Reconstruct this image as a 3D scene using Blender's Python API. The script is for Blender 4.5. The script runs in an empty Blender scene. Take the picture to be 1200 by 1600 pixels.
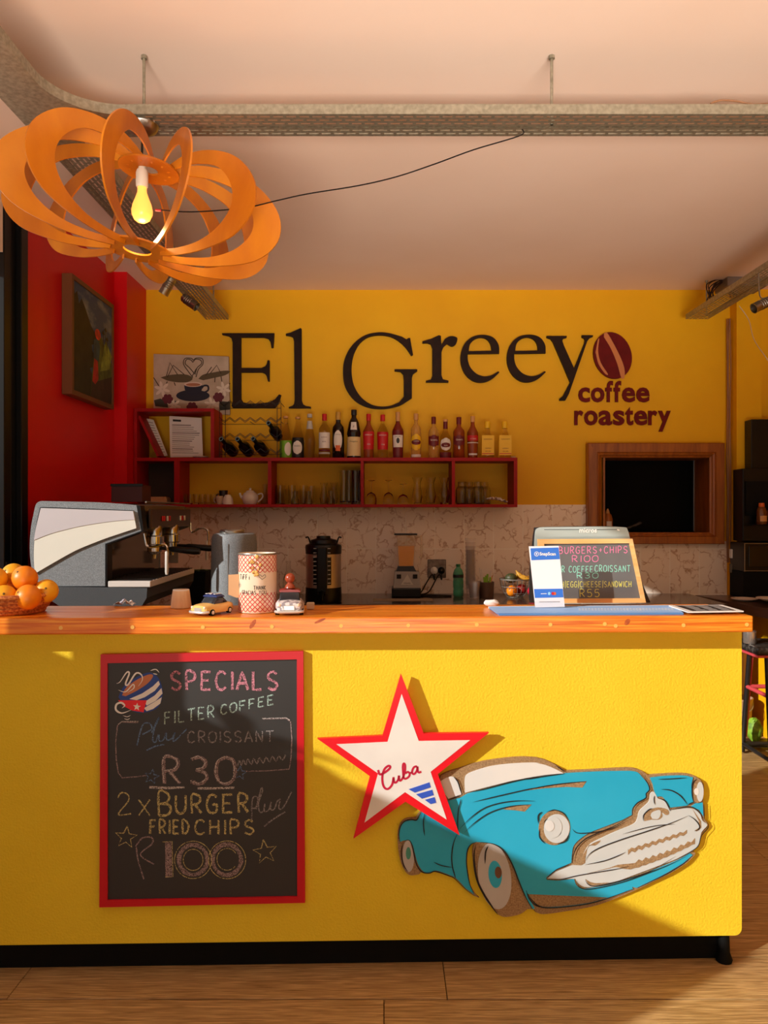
import bpy, bmesh, math, random
from math import sin, cos, pi, radians, atan2, sqrt
from mathutils import Vector, Matrix
from mathutils.geometry import tessellate_polygon
sc = bpy.context.scene
COL = sc.collection
random.seed(7)

# ---------------------------------------------------------------- camera, sky, sun, exposure
CAMZ = 1.42
cam_d = bpy.data.cameras.new('camera'); cam = bpy.data.objects.new('camera', cam_d); COL.objects.link(cam)
cam.location = (0, 0, CAMZ); cam.rotation_euler = (pi/2, 0, 0)
cam_d.sensor_fit = 'HORIZONTAL'; cam_d.sensor_width = 36; cam_d.lens = 36; cam_d.clip_start = 0.05
sc.camera = cam
W = bpy.data.worlds.new('sky'); sc.world = W; W.use_nodes = True
nt = W.node_tree; bg = nt.nodes['Background']
tc = nt.nodes.new('ShaderNodeTexCoord'); sx = nt.nodes.new('ShaderNodeSeparateXYZ'); rp = nt.nodes.new('ShaderNodeValToRGB')
nt.links.new(tc.outputs['Generated'], sx.inputs[0]); nt.links.new(sx.outputs['Z'], rp.inputs[0]); nt.links.new(rp.outputs[0], bg.inputs[0])
rp.color_ramp.elements[0].color = (1.0, .86, .70, 1); rp.color_ramp.elements[0].position = 0.0
rp.color_ramp.elements[1].color = (.72, .80, .95, 1); rp.color_ramp.elements[1].position = 0.7
bg.inputs[1].default_value = .6
SUN_DIR = Vector((1.6, 1.0, -.72)).normalized()
sd = bpy.data.lights.new('sun', 'SUN'); sun = bpy.data.objects.new('sun', sd); COL.objects.link(sun)
sd.energy = 4.5; sd.angle = radians(.55); sd.color = (1.0, .965, .90)
sun.rotation_euler = SUN_DIR.to_track_quat('-Z', 'Y').to_euler(); sun.location = (-6, -4, 6)
ad = bpy.data.lights.new('bounce_fill', 'AREA'); ao = bpy.data.objects.new('bounce_fill', ad); COL.objects.link(ao)   # added fill lamp standing in for sunlight bounced off the floor behind the camera
ad.shape = 'RECTANGLE'; ad.size = 3.2; ad.size_y = 1.6; ad.energy = 70; ad.color = (1.0, .90, .78); ad.spread = radians(52)
ao.location = (.5, -1.7, .12); ao.rotation_euler = Vector((0, .839, .545)).to_track_quat('-Z', 'Y').to_euler()
sc.view_settings.view_transform = 'Standard'; sc.view_settings.look = 'None'
sc.view_settings.exposure = 0.0; sc.view_settings.gamma = 1.0; sc.view_settings.use_curve_mapping = False
sc.cycles.max_bounces = 10; sc.cycles.diffuse_bounces = 6; sc.cycles.transmission_bounces = 10; sc.cycles.transparent_max_bounces = 12
sc.cycles.caustics_reflective = False; sc.cycles.caustics_refractive = False
try: sc.cycles.use_denoising = True; sc.cycles.sample_clamp_indirect = 6
except Exception: pass

# ---------------------------------------------------------------- helpers
def P(px, py, d):            # the world point on the depth plane y = d that the photo shows at this pixel
    return Vector(((px-600)*d/1200, d, CAMZ-(py-800)*d/1200))
def lin(c): 
    c = c/255; return c/12.92 if c <= .04045 else ((c+.055)/1.055)**2.4
def rgb(r, g, b): return (lin(r), lin(g), lin(b), 1)
MATS = {}
def pm(name, c, rough=.5, metal=0, bump=None, var=None, spec=None, trans=0, alpha=1, emit=None, coat=0, vscale=(1,1,1), ior=None):
    if name in MATS: return MATS[name]
    m = bpy.data.materials.new(name); m.use_nodes = True; n = m.node_tree.nodes; L = m.node_tree.links
    b = n['Principled BSDF']; col = rgb(*c); b.inputs['Base Color'].default_value = col
    b.inputs['Roughness'].default_value = rough; b.inputs['Metallic'].default_value = metal
    if spec is not None: b.inputs['Specular IOR Level'].default_value = spec
    if trans: b.inputs['Transmission Weight'].default_value = trans
    if ior: b.inputs['IOR'].default_value = ior
    if alpha < 1: b.inputs['Alpha'].default_value = alpha
    if coat: b.inputs['Coat Weight'].default_value = coat
    if emit: b.inputs['Emission Color'].default_value = rgb(*emit[0]); b.inputs['Emission Strength'].default_value = emit[1]
    if bump or var:
        t = n.new('ShaderNodeTexCoord'); mp = n.new('ShaderNodeMapping'); mp.inputs['Scale'].default_value = vscale
        L.new(t.outputs['Object'], mp.inputs[0])
    if var:                    # (scale, second colour, detail)
        nz = n.new('ShaderNodeTexNoise'); nz.inputs['Scale'].default_value = var[0]; nz.inputs['Detail'].default_value = var[2] if len(var) > 2 else 4
        r = n.new('ShaderNodeValToRGB'); lo, hi = (var[3] if len(var) > 3 else (.35, .65))
        r.color_ramp.elements[0].position = lo; r.color_ramp.elements[1].position = hi
        r.color_ramp.elements[0].color = col; r.color_ramp.elements[1].color = rgb(*var[1])
        L.new(mp.outputs[0], nz.inputs[0]); L.new(nz.outputs[0], r.inputs[0]); L.new(r.outputs[0], b.inputs['Base Color'])
    if bump:                   # (scale, strength, distance)
        nb = n.new('ShaderNodeTexNoise'); nb.inputs['Scale'].default_value = bump[0]; nb.inputs['Detail'].default_value = 5
        bp = n.new('ShaderNodeBump'); bp.inputs['Strength'].default_value = bump[1]; bp.inputs['Distance'].default_value = bump[2] if len(bump) > 2 else .002
        L.new(mp.outputs[0], nb.inputs[0]); L.new(nb.outputs[0], bp.inputs['Height']); L.new(bp.outputs[0], b.inputs['Normal'])
    MATS[name] = m; return m
def wood(name, c1, c2, rough=.4, axis='X', scale=9, c3=None, coat=0, bump=.25, stretch=18, knots=False):
    m = bpy.data.materials.new(name); m.use_nodes = True; n = m.node_tree.nodes; L = m.node_tree.links; b = n['Principled BSDF']
    t = n.new('ShaderNodeTexCoord'); mp = n.new('ShaderNodeMapping'); s = [stretch]*3; s['XYZ'.index(axis)] = 1.0
    oi = n.new('ShaderNodeObjectInfo'); add = n.new('ShaderNodeVectorMath'); add.operation = 'ADD'
    mul = n.new('ShaderNodeVectorMath'); mul.operation = 'SCALE'; mul.inputs[0].default_value = (7, 13, 5)
    L.new(oi.outputs['Random'], mul.inputs['Scale']); L.new(t.outputs['Object'], add.inputs[0]); L.new(mul.outputs[0], add.inputs[1])
    mp.inputs['Scale'].default_value = s; L.new(add.outputs[0], mp.inputs[0])
    nz = n.new('ShaderNodeTexNoise'); nz.inputs['Scale'].default_value = scale*.35; nz.inputs['Detail'].default_value = 8; nz.inputs['Distortion'].default_value = .6
    r = n.new('ShaderNodeValToRGB'); r.color_ramp.elements[0].position = .32; r.color_ramp.elements[1].position = .68
    r.color_ramp.elements[0].color = rgb(*c1); r.color_ramp.elements[1].color = rgb(*c2)
    if c3: e = r.color_ramp.elements.new(.5); e.color = rgb(*c3)
    L.new(mp.outputs[0], nz.inputs[0]); L.new(nz.outputs[0], r.inputs[0]); L.new(r.outputs[0], b.inputs['Base Color'])
    bp = n.new('ShaderNodeBump'); bp.inputs['Strength'].default_value = bump; bp.inputs['Distance'].default_value = .002
    L.new(nz.outputs[0], bp.inputs['Height']); L.new(bp.outputs[0], b.inputs['Normal'])
    b.inputs['Roughness'].default_value = rough; b.inputs['Coat Weight'].default_value = coat; b.inputs['Coat Roughness'].default_value = .15
    MATS[name] = m; return m

WM = {}
CA = radians(1.35); F_COUNTER = Matrix.Translation((0, 2.37, 0)) @ Matrix.Rotation(CA, 4, 'Z')
F = Matrix.Identity(4)
def setF(m=None):
    global F
    F = m if m is not None else Matrix.Identity(4)
def PC(px, py, v=0.0):       # the photo's pixel on a plane parallel to the counter front, v metres behind it, in the counter's own frame
    M = F_COUNTER.inverted(); o = M @ Vector((0, 0, CAMZ)); q = M.to_3x3() @ Vector(((px-600)/1200, 1, -(py-800)/1200))
    t = (v-o.y)/q.y; return o + q*t
def tag(o, label, cat, group=None, kind=None):
    o['label'] = label; o['category'] = cat
    if group: o['group'] = group
    if kind: o['kind'] = kind
    return o
def thing(name, label, cat, loc, rz=0, group=None):
    o = bpy.data.objects.new(name, None); COL.objects.link(o); o.empty_display_size = .05
    M = F @ Matrix.Translation(loc) @ Matrix.Rotation(rz, 4, 'Z')
    o.location = M.translation; o.rotation_euler = M.to_euler(); WM[o.name] = M
    return tag(o, label, cat, group)
def new(): return bmesh.new()
def obj(name, bm, m, parent=None, smooth=False, kind=None, label=None, local=False):
    """link a bmesh as ONE mesh object; vertices are given in the current frame F"""
    me = bpy.data.meshes.new(name); o = bpy.data.objects.new(name, me); COL.objects.link(o)
    if parent is not None:
        o.parent = parent; M = WM[parent.name]; WM[o.name] = M
        if not local: bm.transform(M.inverted() @ F)
    else:
        xs = [v.co for v in bm.verts]
        c = Vector((sum(v.x for v in xs)/len(xs), sum(v.y for v in xs)/len(xs), min(v.z for v in xs)))
        M = F @ Matrix.Translation(c); bm.transform(Matrix.Translation(-c))
        o.location = M.translation; o.rotation_euler = M.to_euler(); WM[o.name] = M
    bmesh.ops.recalc_face_normals(bm, faces=bm.faces)
    bm.to_mesh(me); bm.free()
    me.materials.append(m if not isinstance(m, str) else MATS[m])
    if smooth:
        for p in me.polygons: p.use_smooth = True
        try: me.set_sharp_from_angle(angle=radians(38))
        except Exception: pass
    if kind: o['kind'] = kind
    if label: o['label'] = label
    return o
def struct(name, bm, m, parent=None, **k):
    o = obj(name, bm, m, parent, **k)
    if parent is None: o['kind'] = 'structure'
    return o
def dup(root, loc, rz=None, label=None, group=None):
    r = root.copy(); COL.objects.link(r); r.location = loc
    if rz is not None: r.rotation_euler = (0, 0, rz)
    if label: r['label'] = label
    if group: r['group'] = group
    for ch in list(root.children):
        c = ch.copy(); COL.objects.link(c); c.parent = r
        for g in ch.children:
            d = g.copy(); COL.objects.link(d); d.parent = c
    return r
def box(bm, x0, x1, y0, y1, z0, z1, bev=0, seg=1):
    r = bmesh.ops.create_cube(bm, size=1)
    for v in r['verts']:
        v.co = Vector((x0+(v.co.x+.5)*(x1-x0), y0+(v.co.y+.5)*(y1-y0), z0+(v.co.z+.5)*(z1-z0)))
    if bev:
        es = list({e for v in r['verts'] for e in v.link_edges})
        bmesh.ops.bevel(bm, geom=es, offset=bev, segments=seg, affect='EDGES', profile=.5)
    return bm
def B(*a, **k): return box(new(), *a, **k)
def lathe(bm, prof, c=(0,0,0), seg=24, M=None, cap=True):
    rings = []
    for r, z in prof:
        if r < 1e-6: rings.append([bm.verts.new((0, 0, z))]); continue
        rings.append([bm.verts.new((r*cos(2*pi*k/seg), r*sin(2*pi*k/seg), z)) for k in range(seg)])
    for a, b in zip(rings, rings[1:]):
        if len(a) == 1 and len(b) == 1: continue
        for k in range(seg):
            k2 = (k+1) % seg
            if len(a) == 1: bm.faces.new((a[0], b[k], b[k2]))
            elif len(b) == 1: bm.faces.new((a[k], a[k2], b[0]))
            else: bm.faces.new((a[k], a[k2], b[k2], b[k]))
    if cap:
        for q in (rings[0], rings[-1]):
            if len(q) > 2: bm.faces.new(q)
    vs = [v for q in rings for v in q]
    T = Matrix.Translation(c)
    if M is not None: T = T @ M
    for v in vs: v.co = T @ v.co
    return bm
def LA(*a, **k): return lathe(new(), *a, **k)
def align(d): return Vector(d).normalized().to_track_quat('Z', 'Y').to_matrix().to_4x4()
def cyl(bm, p0, p1, r, seg=16, r2=None):
    p0 = Vector(p0); p1 = Vector(p1); d = p1-p0
    return lathe(bm, [(r, 0), (r if r2 is None else r2, d.length)], p0, seg, align(d))
def tube(bm, pts, r, seg=8, closed=False):
    pts = [Vector(p) for p in pts]; n = len(pts); rings = []; up = None
    for i, p in enumerate(pts):
        if closed: t = (pts[(i+1) % n]-pts[i-1])
        else: t = pts[min(i+1, n-1)]-pts[max(i-1, 0)]
        t.normalize()
        if up is None: up = t.orthogonal().normalized()
        up = (up - t*up.dot(t)); up = up.normalized() if up.length > 1e-6 else t.orthogonal().normalized()
        w = t.cross(up); rr = r[i] if isinstance(r, (list, tuple)) else r
        rings.append([bm.verts.new(p+(up*cos(2*pi*k/seg)+w*sin(2*pi*k/seg))*rr) for k in range(seg)])
    R = rings+[rings[0]] if closed else rings
    for a, b in zip(R, R[1:]):
        for k in range(seg): bm.faces.new((a[k], a[(k+1) % seg], b[(k+1) % seg], b[k]))
    if not closed: bm.faces.new(rings[0]); bm.faces.new(rings[-1])
    return bm
def sph(bm, c, r, u=16, v=10, s=(1,1,1)):
    q = bmesh.ops.create_uvsphere(bm, u_segments=u, v_segments=v, radius=r)
    for x in q['verts']: x.co = Vector((x.co.x*s[0], x.co.y*s[1], x.co.z*s[2]))+Vector(c)
    return bm
def cr(pts, n=6, closed=False):   # Catmull-Rom through the points
    P_ = [tuple(p) for p in pts]; N = len(P_); out = []; dim = len(P_[0])
    for i in range(N if closed else N-1):
        p0 = P_[(i-1) % N] if closed or i > 0 else P_[i]; p1 = P_[i]; p2 = P_[(i+1) % N]; p3 = P_[(i+2) % N] if closed or i+2 < N else p2
        for k in range(n):
            t = k/n
            out.append(tuple(.5*(2*p1[j]+(-p0[j]+p2[j])*t+(2*p0[j]-5*p1[j]+4*p2[j]-p3[j])*t*t+(-p0[j]+3*p1[j]-3*p2[j]+p3[j])*t**3) for j in range(dim)))
    if not closed: out.append(P_[-1])
    return out
def plate(bm, loops, y0, y1, f=None, bev=0):
    """a flat piece in an XZ plane: loops = [outer, hole, ...] of (x, z), from y0 (front) to y1 (back); f maps 2-D -> (x, z)"""
    if f: loops = [[f(*p) for p in l] for l in loops]
    flat = [p for l in loops for p in l]
    tris = tessellate_polygon([[Vector((p[0], p[1], 0)) for p in l] for l in loops])
    a = [bm.verts.new((p[0], y0, p[1])) for p in flat]
    for t in tris:
        try: bm.faces.new([a[i] for i in t])
        except ValueError: pass
    if y1 != y0:
        b = [bm.verts.new((p[0], y1, p[1])) for p in flat]
        for t in tris:
            try: bm.faces.new([b[i] for i in reversed(t)])
            except ValueError: pass
        i0 = 0
        for l in loops:
            n = len(l)
            for k in range(n):
                i, j = i0+k, i0+(k+1) % n
                try: bm.faces.new((a[i], b[i], b[j], a[j]))
                except ValueError: pass
            i0 += n
    return bm
def PL(*a, **k): return plate(new(), *a, **k)
def ribbon(bm, pts, w, y, f=None, taper=False, thick=.0006, jitter=0):
    """a flat brush or chalk stroke in an XZ plane"""
    if f: pts = [f(*p) for p in pts]
    pts = [Vector((p[0], p[1])) for p in pts]
    if len(pts) < 2: return bm
    n = len(pts); L_, R_ = [], []
    for i, p in enumerate(pts):
        t = pts[min(i+1, n-1)]-pts[max(i-1, 0)]
        if t.length < 1e-9: t = Vector((1, 0))
        t.normalize(); nrm = Vector((-t.y, t.x)); ww = w*.5
        if taper: ww *= max(.12, min(1, 3.2*min(i, n-1-i)/(n-1)+.12))
        if jitter: ww *= 1+random.uniform(-jitter, jitter)
        L_.append(bm.verts.new((p.x+nrm.x*ww, y, p.y+nrm.y*ww))); R_.append(bm.verts.new((p.x-nrm.x*ww, y, p.y-nrm.y*ww)))
    for i in range(n-1): bm.faces.new((L_[i], R_[i], R_[i+1], L_[i+1]))
    return bm
def ell(cx, cy, rx, ry, n=28, rot=0, a0=0, a1=2*pi):
    out = []
    full = abs(a1-a0-2*pi) < 1e-6
    for k in range(n if full else n+1):
        a = a0+(a1-a0)*k/n; x, y = rx*cos(a), ry*sin(a)
        out.append((cx+x*cos(rot)-y*sin(rot), cy+x*sin(rot)+y*cos(rot)))
    return out
def text(s, size, M, mat, parent, name='lettering', extrude=0, offset=0, align_x='LEFT', spacing=1.0, label=None, bend=None):
    """flat lettering from Blender's own font; M places it (X right, Y up in its plane)"""
    cu = bpy.data.curves.new('t', 'FONT'); cu.body = s; cu.size = size; cu.extrude = extrude; cu.offset = offset; cu.align_x = align_x
    cu.space_character = spacing; cu.resolution_u = 4
    o = bpy.data.objects.new('t', cu); COL.objects.link(o); bpy.context.view_layer.update()
    me = bpy.data.meshes.new_from_object(o.evaluated_get(bpy.context.evaluated_depsgraph_get()))
    bm = new(); bm.from_mesh(me); bpy.data.objects.remove(o); bpy.data.meshes.remove(me)
    if bend: 
        for v in bm.verts: v.co = bend(v.co)
    else: bm.transform(M)
    return obj(name, bm, mat, parent, label=label)
def facing(x, y, z): return Matrix.Translation((x, y, z)) @ Matrix.Rotation(pi/2, 4, 'X')   # lettering in the XZ plane, read from the camera's side

# simple handwritten capitals: strokes on a unit cell (x right, y up)
SF = {
'A':[[(0,0),(.45,1),(.95,0)],[(.2,.35),(.78,.38)]], 'B':[[(.1,0),(.08,1),(.6,.95),(.75,.75),(.55,.54),(.1,.5)],[(.12,.5),(.7,.46),(.85,.22),(.6,.02),(.08,0)]],
'C':[[(.85,.85),(.6,1),(.25,.92),(.05,.5),(.2,.1),(.55,0),(.88,.15)]], 'D':[[(.1,0),(.1,1),(.6,.9),(.88,.5),(.6,.08),(.1,0)]],
'E':[[(.85,.98),(.12,1),(.1,0),(.85,.02)],[(.1,.52),(.7,.52)]], 'F':[[(.85,.98),(.12,1),(.1,0)],[(.1,.52),(.7,.54)]],
'G':[[(.85,.85),(.6,1),(.25,.92),(.05,.5),(.2,.1),(.55,0),(.85,.12),(.85,.45),(.5,.45)]], 'H':[[(.1,1),(.1,0)],[(.85,1),(.85,0)],[(.1,.5),(.85,.52)]],
'I':[[(.4,1),(.4,0)]], 'K':[[(.1,1),(.1,0)],[(.8,1),(.12,.45),(.85,0)]], 'L':[[(.1,1),(.1,0),(.8,.02)]], 'M':[[(0,0),(.15,1),(.5,.3),(.85,1),(1,0)]],
'N':[[(.1,0),(.1,1),(.85,0),(.85,1)]], 'O':[[(.5,1),(.15,.85),(.02,.5),(.15,.12),(.5,0),(.85,.15),(.96,.5),(.85,.88),(.5,1)]],
'P':[[(.12,0),(.1,1),(.65,.97),(.82,.74),(.6,.5),(.1,.46)]], 'R':[[(.12,0),(.1,1),(.65,.97),(.8,.76),(.6,.54),(.12,.48)],[(.35,.5),(.88,0)]],
'S':[[(.82,.86),(.5,1),(.15,.86),(.18,.6),(.7,.42),(.85,.2),(.55,0),(.1,.12)]], 'T':[[(0,.98),(.95,1)],[(.48,1),(.46,0)]],
'U':[[(.08,1),(.1,.25),(.4,0),(.75,.1),(.88,.4),(.88,1)]], 'W':[[(0,1),(.22,0),(.5,.7),(.75,0),(1,1)]], 'X':[[(.05,.98),(.9,0)],[(.88,1),(.02,0)]],
'Y':[[(.05,1),(.45,.5),(.88,1)],[(.45,.5),(.42,0)]], '1':[[(.5,1),(.48,0)]], '0':[[(.5,1),(.15,.85),(.02,.5),(.15,.12),(.5,0),(.85,.15),(.96,.5),(.85,.88),(.5,1)]],
'2':[[(.08,.78),(.3,1),(.7,.92),(.72,.62),(.1,.05),(.9,.08)]], '3':[[(.1,.92),(.5,1),(.8,.8),(.65,.58),(.35,.52),(.75,.42),(.85,.2),(.5,0),(.08,.1)]],
'5':[[(.8,.98),(.22,1),(.15,.58),(.6,.6),(.85,.32),(.6,.02),(.1,.08)]], '+':[[(.5,.75),(.5,.2)],[(.2,.48),(.8,.5)]], '/':[[(.65,1.15),(.35,-.15)]], ' ':[], '?':[[(.1,.8),(.4,1),(.75,.8),(.4,.45),(.4,.3)],[(.4,.05),(.42,.02)]],
'i':[[(.4,.65),(.4,0)],[(.4,.9),(.42,.85)]], 'e':[[(.1,.35),(.8,.42),(.6,.7),(.2,.6),(.05,.25),(.3,0),(.8,.12)]], 'x':[[(.1,.7),(.8,0)],[(.8,.7),(.1,0)]]}
CURVY = set('BCDGOPRSU0235?')
def strokes(s, x0, x1, ytop, ybot, slope=0, skew=0):
    """strokes of a word filling a box given in zoom pixels (y downwards)"""
    wd = [{'I':.42,'1':.5,'/':.5,' ':.7,'M':1.15,'W':1.15,'i':.5}.get(c, 1) for c in s]; adv = (x1-x0)/(sum(wd)-.22); out = []; xc = x0
    for i, ch in enumerate(s):
        wcell = adv*(.78 if ch not in 'I1/' else .3); xi = xc; xc += adv*wd[i]
        for st in SF.get(ch, []):
            pts = cr(st, 5) if ch in CURVY else [tuple(Vector(a).lerp(Vector(b), k/4)) for a, b in zip(st, st[1:]) for k in range(4)]+[st[-1]]
            q = []
            for a, b in pts:
                X = xi+a*wcell+b*skew; q.append((X+random.uniform(-.3,.3), ybot+(ytop-ybot)*b+slope*(X-x0)))
            out.append(q)
    return out
# ---------------------------------------------------------------- materials
WALLY = pm('yellow_wall_paint', (240,184,8), .55, bump=(90,.25,.002), var=(1.6,(232,172,4),6), spec=.3)
PANY = pm('yellow_plaster', (243,214,52), .62, bump=(140,.7,.0025), var=(2.2,(239,206,44),6), spec=.25)
CEIL = pm('cream_ceiling_paint', (246,222,206), .8, bump=(30,.1), var=(1.2,(242,216,198),5), spec=.1)
REDW = pm('red_wall_paint', (214,6,16), .38, bump=(60,.12), spec=.4)
REDP = pm('red_shelf_paint', (168,6,14), .5, bump=(50,.1), var=(3,(150,5,12)), spec=.25)
BLK = pm('black_paint', (7,7,8), .32, spec=.35)
BLKM = pm('black_matte', (7,7,6), .75, spec=.2)
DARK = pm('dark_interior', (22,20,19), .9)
WHT = pm('white_plastic', (236,236,232), .35)
PAPER = pm('paper', (232,226,222), .8)
CHROME = pm('chrome', (205,205,205), .16, 1)
STEEL = pm('brushed_steel', (172,168,160), .3, 1, bump=(60,.1), vscale=(1,1,12))
GALV = pm('galvanised_steel', (150,146,128), .5, .75, bump=(220,.5,.001), var=(70,(178,172,154),6))
SPECK = pm('speckled_grey_enamel', (104,110,114), .55, bump=(500,.35,.0006), var=(420,(146,152,156),2,(.4,.7)))
GLASS = pm('clear_glass', (250,250,246), .03, trans=1, ior=1.28)
DGLASS = pm('dark_glass', (10,10,12), .06)
INK = pm('black_ink', (24,22,26), .6)
LETT = pm('dark_brown_letter_board', (30,14,7), .6, var=(14,(44,22,11)), bump=(60,.2), spec=.2)
MAROON = pm('maroon_board', (112,14,14), .6, var=(14,(96,11,12)), spec=.2)
PINE = wood('varnished_pine', (206,92,12), (242,164,52), .30, 'X', 11, (228,128,26), coat=.12, bump=.35, stretch=34)
PLUG = pm('pale_wood_plug', (240,186,90), .5)
FLOORW = wood('laminate_floor', (146,112,66), (222,186,128), .42, 'X', 26, (186,150,98), bump=.6, stretch=26)
FRAMEW = wood('stained_hatch_frame', (126,62,12), (170,96,24), .42, 'Z', 8, None, coat=.2, stretch=12)
PLY = wood('stained_birch_ply', (178,94,8), (214,130,18), .42, 'Z', 7, (198,112,12), coat=.15, bump=.1, stretch=2.2)
PLYE = pm('ply_edge', (150,78,22), .6)
BROWNTOP = wood('dark_worktop', (74,46,34), (104,72,54), .3, 'Y', 6, None, stretch=8)
BACKTOP = pm('dark_brown_granite', (58,42,32), .16, var=(60,(82,62,48)))
def tile_mat():
    m = bpy.data.materials.new('veined_wall_tile'); m.use_nodes = True; n = m.node_tree.nodes; L = m.node_tree.links; b = n['Principled BSDF']
    t = n.new('ShaderNodeTexCoord'); oi = n.new('ShaderNodeObjectInfo'); add = n.new('ShaderNodeVectorMath'); add.operation = 'ADD'
    mul = n.new('ShaderNodeVectorMath'); mul.operation = 'SCALE'; mul.inputs[0].default_value = (0,0,9)
    L.new(oi.outputs['Random'], mul.inputs['Scale']); L.new(t.outputs['Object'], add.inputs[0]); L.new(mul.outputs[0], add.inputs[1])
    dn = n.new('ShaderNodeTexNoise'); dn.inputs['Scale'].default_value = 14; dn.inputs['Detail'].default_value = 5; L.new(add.outputs[0], dn.inputs[0])
    mx = n.new('ShaderNodeVectorMath'); mx.operation = 'MULTIPLY_ADD'; mx.inputs[1].default_value = (.16,.16,.16)
    L.new(dn.outputs['Color'], mx.inputs[0]); L.new(add.outputs[0], mx.inputs[2])
    v = n.new('ShaderNodeTexVoronoi'); v.feature = 'DISTANCE_TO_EDGE'; v.inputs['Scale'].default_value = 8; L.new(mx.outputs[0], v.inputs['Vector'])
    r = n.new('ShaderNodeValToRGB'); e = r.color_ramp.elements; e[0].position = 0; e[0].color = rgb(190,152,120); e[1].position = .075; e[1].color = rgb(246,232,216)
    n2 = n.new('ShaderNodeTexNoise'); n2.inputs['Scale'].default_value = 13; L.new(add.outputs[0], n2.inputs[0])
    ma = n.new('ShaderNodeMath'); ma.operation = 'MULTIPLY_ADD'; ma.inputs[1].default_value = .26; ma.inputs[2].default_value = -.105; L.new(n2.outputs[0], ma.inputs[0])
    mb_ = n.new('ShaderNodeMath'); mb_.operation = 'MAXIMUM'; mb_.inputs[1].default_value = 0; L.new(ma.outputs[0], mb_.inputs[0])
    mc = n.new('ShaderNodeMath'); mc.operation = 'ADD'; L.new(v.outputs[0], mc.inputs[0]); L.new(mb_.outputs[0], mc.inputs[1])
    L.new(mc.outputs[0], r.inputs[0]); L.new(r.outputs[0], b.inputs['Base Color']); b.inputs['Roughness'].default_value = .3
    return m
TILE = tile_mat()
GROUT = pm('grout', (255,248,236), .9)

# ---------------------------------------------------------------- room shell
ZC = CAMZ+1.504; XL = -1.69; XLB = -1.61; YB = 5.2; YL0 = 3.59; XR = 3.3; YF = -3.2
setF()
fl = struct('floor', B(XL-.15, XR+.15, YF, 5.3, -.12, -.012), pm('screed', (34,24,18), .9))
# laminate planks where the photograph can show them
random.seed(3)
struct('floor_front', B(XL-.15, XR+.15, YF, 1.58, -.0119, .0), pm('bounce_floor', (156,126,98), .9, var=(3,(146,116,90))))  # unseen floor finish, added pale to bounce sunlight up to the ceiling
y = 1.6; row = 0; PW = .213; PLEN = 1.285
ends = {2: -.37, 3: .185, 4: .98}
while y < 5.2:
    off = {1: -.338, 2: .0, 3: .185}.get(row, random.uniform(0, PLEN))
    x = off-PLEN*3
    while x < XR:
        a, b_ = max(x, XL), min(x+PLEN, XR)
        if b_-a > .05 and not (y > 2.7 and b_ < .9):
            pl = obj('plank', B(a+.0012, b_-.0012, y+.0032, y+PW-.0032, -.012, 0+random.uniform(-.0004,.0004), bev=.0012), FLOORW, fl)
        x += PLEN
    y += PW; row += 1
struct('ceiling', B(XL-.2, XR+.2, YF, YB+.2, ZC, ZC+.15), CEIL)
# back wall with the hatch opening
HX0, HX1, HZ0, HZ1 = P(940,0,5.2).x, P(1109,0,5.2).x, P(0,832,5.2).z, P(0,713,5.2).z
bm = new(); T = .3
for a in ((XLB-.2, HX0, 0, ZC), (HX1, XR, 0, ZC), (HX0, HX1, 0, HZ0), (HX0, HX1, HZ1, ZC)): box(bm, a[0], a[1], YB, YB+T, a[2], a[3])
wb = struct('wall_back', bm, WALLY)
# tiles: 20 x 30 cm, three rows, each its own piece on the wall
TX0 = P(541.8,0,5.19).x; TW = .1986
ZT = [P(0,y_,5.19).z for y_ in (928.5, 857.5, 788)]
FX0 = P(918,0,5.15).x; gb_ = B(XLB+.001, FX0+.02, YB-.0098, YB-.0005, ZT[0]-.16, ZT[2]-.004); box(gb_, FX0+.02, P(1136,0,5.19).x, YB-.0098, YB-.0005, ZT[0]-.16, 1.222); obj('grout', gb_, GROUT, wb)
bm0 = None
def tile_piece(a, b_, c, d):
    return obj('tile', B(a+.0025, b_-.0025, YB-.011, YB-.0035, c+.0025, d-.0025, bev=.001), TILE, wb)
k0 = int((XLB-TX0)/TW)-1
FX0, FX1 = P(918,0,5.15).x, P(1134,0,5.15).x
for r_ in range(3):
    z0, z1 = ([ZT[0]-.15]+ZT)[r_], ZT[r_]
    for k in range(k0, 22):
        a, b_ = TX0+k*TW, TX0+(k+1)*TW
        a = max(a, XLB); b_ = min(b_, P(1136,0,5.19).x)
        if b_-a < .02: continue
        zz1 = z1
        if r_ == 2 and b_ > FX0:
            b_ = min(b_, FX0+.01)
            if b_-a < .02: continue
        tile_piece(a, b_, z0, zz1)
for k in range(k0, 22):
    a, b_ = max(TX0+k*TW, FX0), min(TX0+(k+1)*TW, P(1136,0,5.19).x)
    if b_-a > .02: tile_piece(a, b_, ZT[1], 1.225)
# a small strip of tiles between the frame and the joint is covered by the hatch frame
# left wall: a nearer face, then an 8 cm step back in
ls = struct('wall_left', B(XL-.25, XL, YL0, 4.81, 0, ZC), REDW)
struct('trim_1', B(XL-.25, XLB, 4.81, YB+.05, 0, ZC), REDW)
struct('trim_2', B(XL-.25, XL, YF, 3.405, 2.572, ZC), CEIL)                 # lintel over the sliding doors
struct('trim_3', B(XL-.01, XL+.008, YL0, 3.81, 0, ZC-.001), REDW)       # thin render strip beside the door frame
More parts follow.
